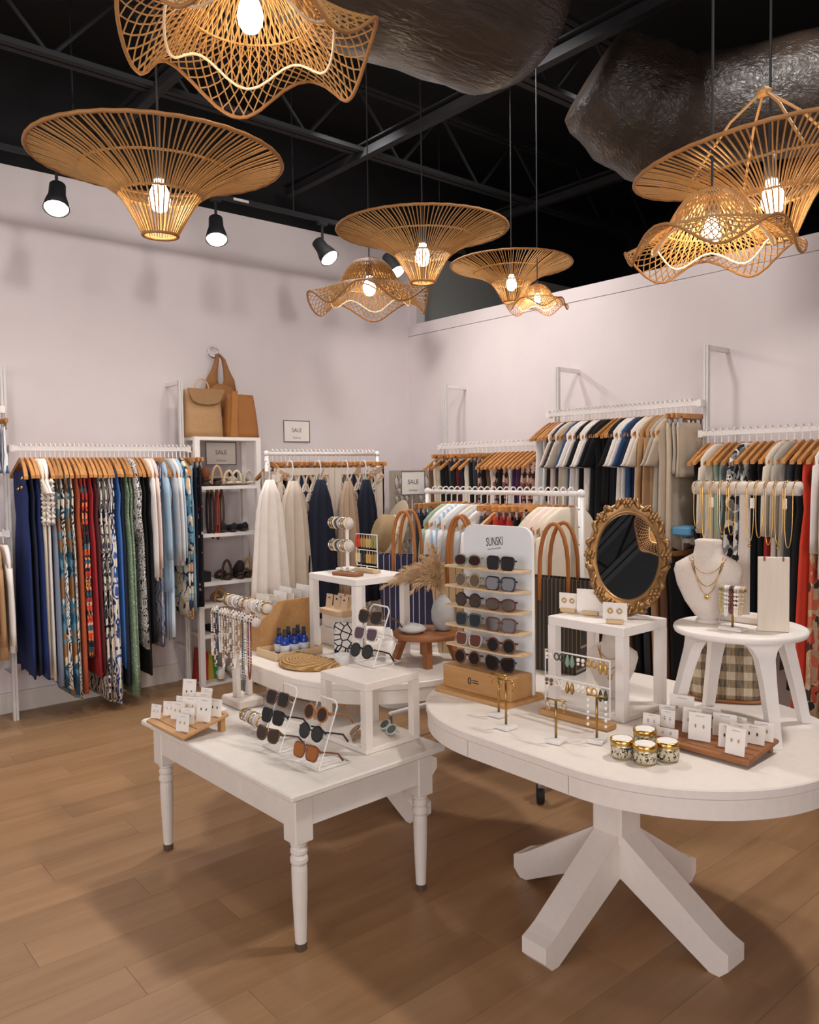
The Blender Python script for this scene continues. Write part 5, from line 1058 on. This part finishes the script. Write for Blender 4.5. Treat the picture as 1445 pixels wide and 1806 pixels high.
m = MB(); m.loft([[ell(2*PI*i/48, .82, x) for i in range(48)] for x in (-.006, -.002)]); mloc(m.build('mirror_glass', solid('#d5dadc', .02, 1.0, var=.01), mr))
for i in range(8):
    a_ = PI/2+i*PI/4; c_ = ell(a_, .99, -.026); m = MB(); m.ball(c_, .010, 8, 5)
    for k in range(6): b_ = 2*PI*k/6+i; m.ball(c_+Vector((.003, .014*math.cos(b_), .014*math.sin(b_))), (.006, .0085, .0085), 7, 4)
    mloc(m.build('gilt_rosette', M_GILT, mr, True))
    for s in (-1, 1):
        m = MB(); m.tube([ell(a_+s*(.13+.22*u), .97+.07*math.sin(u*5)+.02, -.022-.006*math.sin(u*PI)) for u in [j/8 for j in range(9)]], [.004+.0065*math.sin(PI*j/8) for j in range(9)], 7); mloc(m.build('gilt_scroll', M_GILT, mr, True))
for s in (-1, 1): mloc(MB().ball(ell(-PI/2+s*.35, 1.05, 0), (.012, .022, .014), 8, 5).build('gilt_foot', M_GILT, mr, True))
MB().tube([(.092, 0, .16), (.10, 0, .002)], .008, 6).build('easel_leg', M_DARKTAN, mr).rotation_euler = (0, 0, mrz)
for i, (px, py, w_, h_, pair) in enumerate(((1003, 1080, .075, .062, 1), (1042, 1085, .105, .085, 0), (1085, 1100, .085, .062, 1))):
    q = onz(px, py, c2z); t = thing('earring_card', ['white card of gold hoops at the left of the display cube', 'blank white card on a wooden clip before the mirror', 'white card of gold studs at the front cube corner'][i], 'card', (max(q.x, c2x+.03), q.y, c2z+.001), .25+.1*i)
    MB().bbox((0, 0, .008), (.024, .06, .016), .002).build('wooden_clip', M_PALEOAK, t); MB().box((.0, 0, .012+h_/2), (.002, w_, h_)).build('card_sheet', M_CARD, t)
    if pair:
        for s in (-1, 1): MB().tube([(-.004, s*.016+.008*math.cos(t_), .045+.008*math.sin(t_)) for t_ in [2*PI*j/12 for j in range(12)]], .0024, 5, True).build('gold_earring', M_GOLD, t, True)
# ------------------------------------------------------------------ linen busts
def bust(p, rz, s, label):
    root = thing('necklace_bust', label, 'bust', p, rz)
    prof = [(0.0, .042, .035, .0), (.012, .042, .035, 0), (.014, .03, .025, 0), (.03, .045, .03, -.012), (.08, .078, .036, -.02), (.14, .106, .042, -.012), (.19, .118, .046, .0), (.215, .112, .045, .008), (.235, .078, .042, .014), (.25, .052, .040, .018), (.28, .046, .040, .020), (.298, .048, .042, .020), (.302, .04, .036, .020)]
    m = MB(); m.loft([[Vector(((c_+d_*math.sin(2*PI*j/24))*s, w_*s*math.cos(2*PI*j/24), z*s)) for j in range(24)] for z, w_, d_, c_ in prof]); fixnormals(m.build('linen_form', M_LINEN if s > .9 else solid('#cfc4ba', .9), root, True))
    for k, (zz, dr) in enumerate(((.235, .05), (.225, .085), (.24, .13))):
        pts = []
        for j in range(15):
            t_ = -1+2*j/14; y = (.062-.005*k)*t_; z = zz-dr*(1-t_*t_)
            for (za, wa, da, ca), (zb2, wb2, db2, cb2) in zip(prof, prof[1:]):
                if za <= z <= zb2: f_ = (z-za)/(zb2-za); W3, D3, C3 = wa+(wb2-wa)*f_, da+(db2-da)*f_, ca+(cb2-ca)*f_
            x = C3-D3*math.sqrt(max(.02, 1-(y/W3)**2))-.0035; pts.append((x*s, y*s, z*s))
        MB().tube(pts, .0014, 5).build('gold_chain', M_GOLD, root, True)
    MB().ball((pts[7][0]-.001, 0, pts[7][2]-.008), (.002, .008, .009), 8, 5).build('gold_charm', M_GOLD, root, True)
    return root
bust((2.52, 1.80, T3+.022), .45, .82, 'grey linen necklace bust inside the tall display cube')
# ------------------------------------------------------------------ small pieces on the near table
wr = onz(1010, 1268, T3)
wk = thing('earring_wire_rack', 'white wire earring rack with oak foot before the display cube', 'jewellery stand', (2.235, 1.745, T3+.001), .05); MB().bbox((0, 0, .010), (.055, .29, .020), .003).build('oak_foot', M_OAK, wk)
MB().tube([(0, -.135, .035), (0, .135, .035), (0, .135, .235), (0, -.135, .235)], .0035, 6, True).build('wire_frame', M_METALW, wk, True); MB().cyl((0, -.135, .14), (0, .135, .14), .003, n=6).build('middle_wire', M_METALW, wk)
for s in (-1, 1): MB().cyl((0, s*.12, .018), (0, s*.12, .036), .004, n=6).build('peg', M_METALW, wk)
ecs = [('pearl drop', '#ece4da'), ('black and white', '#4a4640'), ('green glass', '#7d9a84'), ('pearl cluster', '#e9e0d4'), ('gold hoop', '#c79a4e'), ('gold wing', '#c9a35c'), ('tortoise ring', '#6b4a30'), ('white flower', '#e6ddd2'), ('bronze coin', '#b08a50'), ('ivory drop', '#efe8de'), ('gold leaf', '#d2ab66'), ('dark floral', '#3a4036')]
for i, (nm, c_) in enumerate(ecs):
    y = .118-.047*(i % 6); z = .232 if i < 6 else .137; t = thing('earring_pair', f'{nm} earrings on the oak-footed wire rack', 'earrings', (2.235-.004, 1.745+y, T3+z), .05, 'earrings on the oak-footed rack')
    mt = solid(c_, .35, .8 if 'gold' in nm or 'bronze' in nm else 0)
    for s in (-1, 1):
        if i % 3 == 0: MB().ball((-.004, s*.010, -.010), .0075, 7, 4).ball((-.004, s*.010, -.024), .0055, 7, 4).build('drop', mt, t, True)
        elif i % 3 == 1: MB().tube([(-.004, s*.011+.010*math.cos(t_), -.014+.012*math.sin(t_)) for t_ in [2*PI*j/12 for j in range(12)]], .003, 5, True).build('hoop', mt, t, True)
        else: MB().lathe([(.002, 0), (.006, -.012), (.009, -.03), (.003, -.042)], (-.004, s*.010, 0), 7).build('drop', mt, t, True)
M_MARB = solid('#e6e1dc', .3, var=.1, scale=12)
for i, (px, py, top, lab) in enumerate(((893, 1285, 1200, 'brass earring T-stand nearest the display board front'), (880, 1263, 1190, 'brass earring T-stand half hidden beside the display board'), (981, 1309, 1235, 'brass earring T-stand in the middle of the near table edge'), (1053, 1309, 1228, 'brass earring T-stand hung with pearls by the oak foot'))):
    q = onz(px, py, T3); h_ = zat(px, top, q)-T3; t = thing('earring_stand', lab, 'jewellery stand', (q.x, q.y, T3+.001), .1*i)
    MB().bbox((0, 0, .007), (.055, .055, .014), .002).build('marble_base', M_MARB, t); MB().cyl((0, 0, .014), (0, 0, h_), .0042, n=10).build('brass_stem', M_BRASS, t, True); MB().cyl((0, -.034, h_), (0, .034, h_), .0030, n=8).build('crossbar', M_BRASS, t, True)
    for s in (-1, 1):
        e_ = thing('earring', f'{["gold", "pearl"][i == 3]} drop earring on the {["left", "right"][s < 0]} arm of the {["first", "second", "third", "fourth"][i]} brass stand', 'earring', (q.x-.03*s*math.sin(.1*i), q.y+.03*s*math.cos(.1*i), T3+h_-.002), 0, 'earrings on the brass stands')
        if i == 3: [MB().ball((0, 0, -.014-.020*k), .0052, 7, 4).build('pearl', solid('#f0eae2', .25), e_, True) for k in range(5)]
        else: MB().tube([(0, .009*math.cos(t_), -.014+.012*math.sin(t_)) for t_ in [2*PI*j/12 for j in range(12)]], .0018, 5, True).build('hoop', M_GOLD, e_, True)
        if i != 3: MB().ball((0, 0, -.032), .004, 6, 4).build('bead', M_GOLD, e_, True)
# candle tins
P_TIN = printed('tin_print', '#cbbf9f', [(0, '#2a2a30'), (.3, '#e4dfd6'), (.45, '#34343a'), (.6, '#cbbf9f')], 75, 'floral')
for (px, py, lab) in ((1098, 1343, 'gold candle tin at the left of the group of four'), (1138, 1353, 'gold candle tin at the front of the group of four'), (1177, 1348, 'gold candle tin at the right of the group of four'), (1138, 1325, 'gold candle tin at the back of the group of four')):
    q = onz(px, py-8, T3); t = thing('candle_tin', lab, 'tin', (q.x, q.y, T3+.001), random.uniform(0, 3), 'gold candle tins')
    MB().lathe([(.030, 0), (.034, .005), (.035, .044), (.033, .046)], n=28).build('body', solid('#b9aa86', .3, .5), t, True); MB().lathe([(.0353, .008), (.0353, .038)], n=28).build('printed_band', P_TIN, t, True)
    MB().lathe([(.0365, .044), (.037, .046), (.037, .056), (.034, .059), (.031, .0585)], n=28).build('lid_rim', M_GOLD, t, True); MB().lathe([(.031, .0575), (.030, .0592), (.004, .0592)], n=28).build('lid_label', M_CARD, t)
# ------------------------------------------------------------------ round white stool
stx, sty, stz = 2.61, 1.345, 1.105
rd_ = thing('round_stool', 'white round stool with four splayed legs on the near table', 'stool', (stx, sty, T3+.001)); H = stz-T3-.001
MB().lathe([(.02, H-.028), (.185, H-.028), (.212, H-.022), (.216, H-.012), (.214, H-.003), (.206, H), (.02, H)], n=44).build('seat', M_WHITE, rd_, True)
for i in range(4):
    a_ = -2.2+i*PI/2; u = Vector((math.cos(a_), math.sin(a_), 0)); v = Vector((-u.y, u.x, 0)); m = MB(); R = []
    for z, r_, w_, t_ in ((0, .235, .017, .016), (.10, .212, .019, .017), (.20, .186, .022, .018), (H-.075, .165, .028, .019), (H-.045, .155, .042, .019), (H-.0285, .145, .068, .019)): R.append([u*(r_+t_*a)+v*(w_*b)+Vector((0, 0, z)) for a, b in ((-1, -1), (1, -1), (1, 1), (-1, 1))])
    m.loft(R); fixnormals(m.build('leg', M_WHITE, rd_))
bust((stx-.03, sty+.10, stz+.001), .45, .96, 'cream linen necklace bust with gold chains on the round stool')
tb_ = thing('necklace_bar_stand', 'tall linen T-bar of fine necklaces on the round stool', 'jewellery stand', (stx+.09, sty+.03, stz+.001)); tz = zat(1300, 862, Vector((stx+.09, sty, 0)))-stz
MB().bbox((0, 0, .012), (.10, .20, .024), .003).build('base', M_LINEN, tb_); MB().bbox((0, 0, tz/2), (.02, .034, tz-.04), .003).build('post', M_LINEN, tb_); MB().cyl((0, -.19, tz), (0, .19, tz), .024, n=20).build('crossbar', M_LINEN, tb_, True)
for i in range(11):
    y = .165-.33*i/10
    if abs(y) < .03: continue
    necklace((stx+.09, sty+.03+y, stz+.001+tz), .14+.05*math.sin(i*2.3)**2+.02*(i % 3), .013, ('#c9a05a',), f'fine gold chain necklace, {ordw(i)} from the left on the tall T-bar', 'gold chains on the T-bar', .0016, 30, .006 if i % 3 == 0 else None, bar=.024)
for y in (-.15, -.04, .11): MB().box((-.026, y, tz-.05), (.001, .016, .035)).build('paper_tag', M_CARD, tb_)
wb = onz(1345, 1112, stz); wd = thing('wooden_necklace_board', 'pale whitewashed wooden board leaning upright on the round stool', 'display board', (stx-.02, sty-.125, stz+.001), .5); Rw = Matrix.Rotation(.10, 3, 'Y')
zt_ = .245; MB().bbox((0, 0, zt_/2), (.016, .095, zt_), .002, R=None).build('board', woodm('white_oak', '#e4d9ca', '#cfc0ad', 'Z', 10), wd); MB().box((.035, 0, .03), (.05, .07, .06)).build('rear_support', M_PALEOAK, wd)
for s in (-1, 1): MB().box((-.0085, s*.028, zt_-.006), (.002, .006, .014)).build('notch', M_DARKTAN, wd)
bk = thing('bracelet_stand', 'small brass stand of beaded bracelets beside the bust', 'jewellery stand', (stx-.095, sty-.025, stz+.001)); MB().bbox((0, 0, .005), (.05, .08, .010), .002).build('marble_base', M_MARB, bk); MB().cyl((0, 0, .01), (0, 0, .135), .004).build('brass_stem', M_BRASS, bk, True); MB().cyl((0, -.045, .135), (0, .045, .135), .004).build('crossbar', M_BRASS, bk, True)
for i, (c_, nm) in enumerate((('#b8a878', 'bronze'), ('#e6e2dc', 'white'), ('#6b3a30', 'brown'), ('#ece6dc', 'pearl'), ('#cdb692', 'sand'))):
    necklace((stx-.095, sty-.025+.034-.017*i, stz+.136), .075+.01*(i % 2), .005, (c_,), f'{nm} bead bracelet on the small brass stand', 'bead bracelets on the brass stand', .0062, 16, None, 'bracelet', .004)
# gingham basket bag behind the stool
gb = onz(1270, 1248, T3); g_ = thing('checked_basket_bag', 'brown and cream checked basket bag standing behind the stool', 'bag', (2.865, 1.53, T3+.001), .55); m = MB(); R = []
for z, w_, d_ in ((0, .115, .045), (.012, .13, .055), (.10, .138, .058), (.20, .130, .05), (.26, .115, .036), (.272, .10, .022)): R.append([Vector((d_*math.copysign(abs(math.sin(2*PI*j/28))**.7, math.sin(2*PI*j/28)), w_*math.copysign(abs(math.cos(2*PI*j/28))**.5, math.cos(2*PI*j/28)), z)) for j in range(28)])
m.loft(R); fixnormals(m.build('checked_body', printed('brown_gingham', '#d5c4a8', [(.25, '#97805f'), (.75, '#4c3a28')], 105, 'gingham'), g_, True)); MB().tube([(.058*math.copysign(abs(math.sin(2*PI*j/28))**.7, math.sin(2*PI*j/28)), .132*math.copysign(abs(math.cos(2*PI*j/28))**.5, math.cos(2*PI*j/28)), .008) for j in range(28)], .006, 6, True).build('leather_trim', M_TAN, g_, True)
MB().tube([(-.03, -.07*math.cos(PI*i/12), .262+.10*math.sin(PI*i/12)) for i in range(13)], .006, 6).build('handle', M_TAN, g_, True)
# blue cloth and rail of small hangers under the plain tops
bc = onx(1200, 928, 4.62); tag(MB().bbox((0, 0, .03), (.16, .13, .06), .012).build('folded_blue_cloth', cloth('#5f9ac0'), None, False, (4.70, bc.y, 1.205)), 'folded blue cloth lying above the low trouser rail', 'cloth')
# ------------------------------------------------------------------ small parts belong to the part they sit on
NEST = {'lens': 'frame_front', 'temple': 'frame_front', 'bulb': 'socket', 'lettering': 'sheet', 'border': 'sheet', 'paper_label': 'glass_body', 'spray_cap': 'glass_body', 'printed_band': 'body', 'lid_label': 'lid_rim', 'brand_lettering': 'backboard', 'lettering_underline': 'backboard', 'round_logo': 'base_box', 'logo_lettering': 'base_box', 'gilt_rosette': 'gilt_frame', 'gilt_scroll': 'gilt_frame', 'gold_charm': 'gold_chain', 'buckle': 'strap', 'hat_band': 'crown', 'print_line': 'card_sheet', 'blue_picture': 'sheet', 'peg': 'wire_frame', 'notch': 'board', 'slot': 'board', 'paper_tag': 'crossbar', 'seam': 'body', 'lining': 'body', 'zip': 'woven_body', 'gold_earring': 'card_sheet'}
bpy.context.view_layer.update()
for o in list(C.objects):
    if o.parent is None or o.parent.parent is not None: continue
    b = o.name.split('.')[0]
    if b in NEST:
        for s in o.parent.children:
            if s is not o and s.name.split('.')[0] == NEST[b]:
                mw_ = o.matrix_world.copy(); o.parent = s; o.matrix_parent_inverse = Matrix(); o.matrix_local = s.matrix_world.inverted() @ mw_; break
for leg in [o for o in C.objects if o.name.split('.')[0] == 'chipped_foot']:
    c0_ = leg.data.vertices[0].co
    best = min([o for o in leg.parent.children if o.name.split('.')[0] == 'leg'], key=lambda l: (sum((v.co for v in l.data.vertices), Vector())/len(l.data.vertices)-c0_).length)
    leg.parent = best
for wh in [o for o in C.objects if o.name.split('.')[0] == 'caster_wheel']:
    best = min([o for o in wh.parent.children if o.name.split('.')[0] == 'caster_fork'], key=lambda l: (l.data.vertices[0].co-wh.data.vertices[0].co).length); wh.parent = best
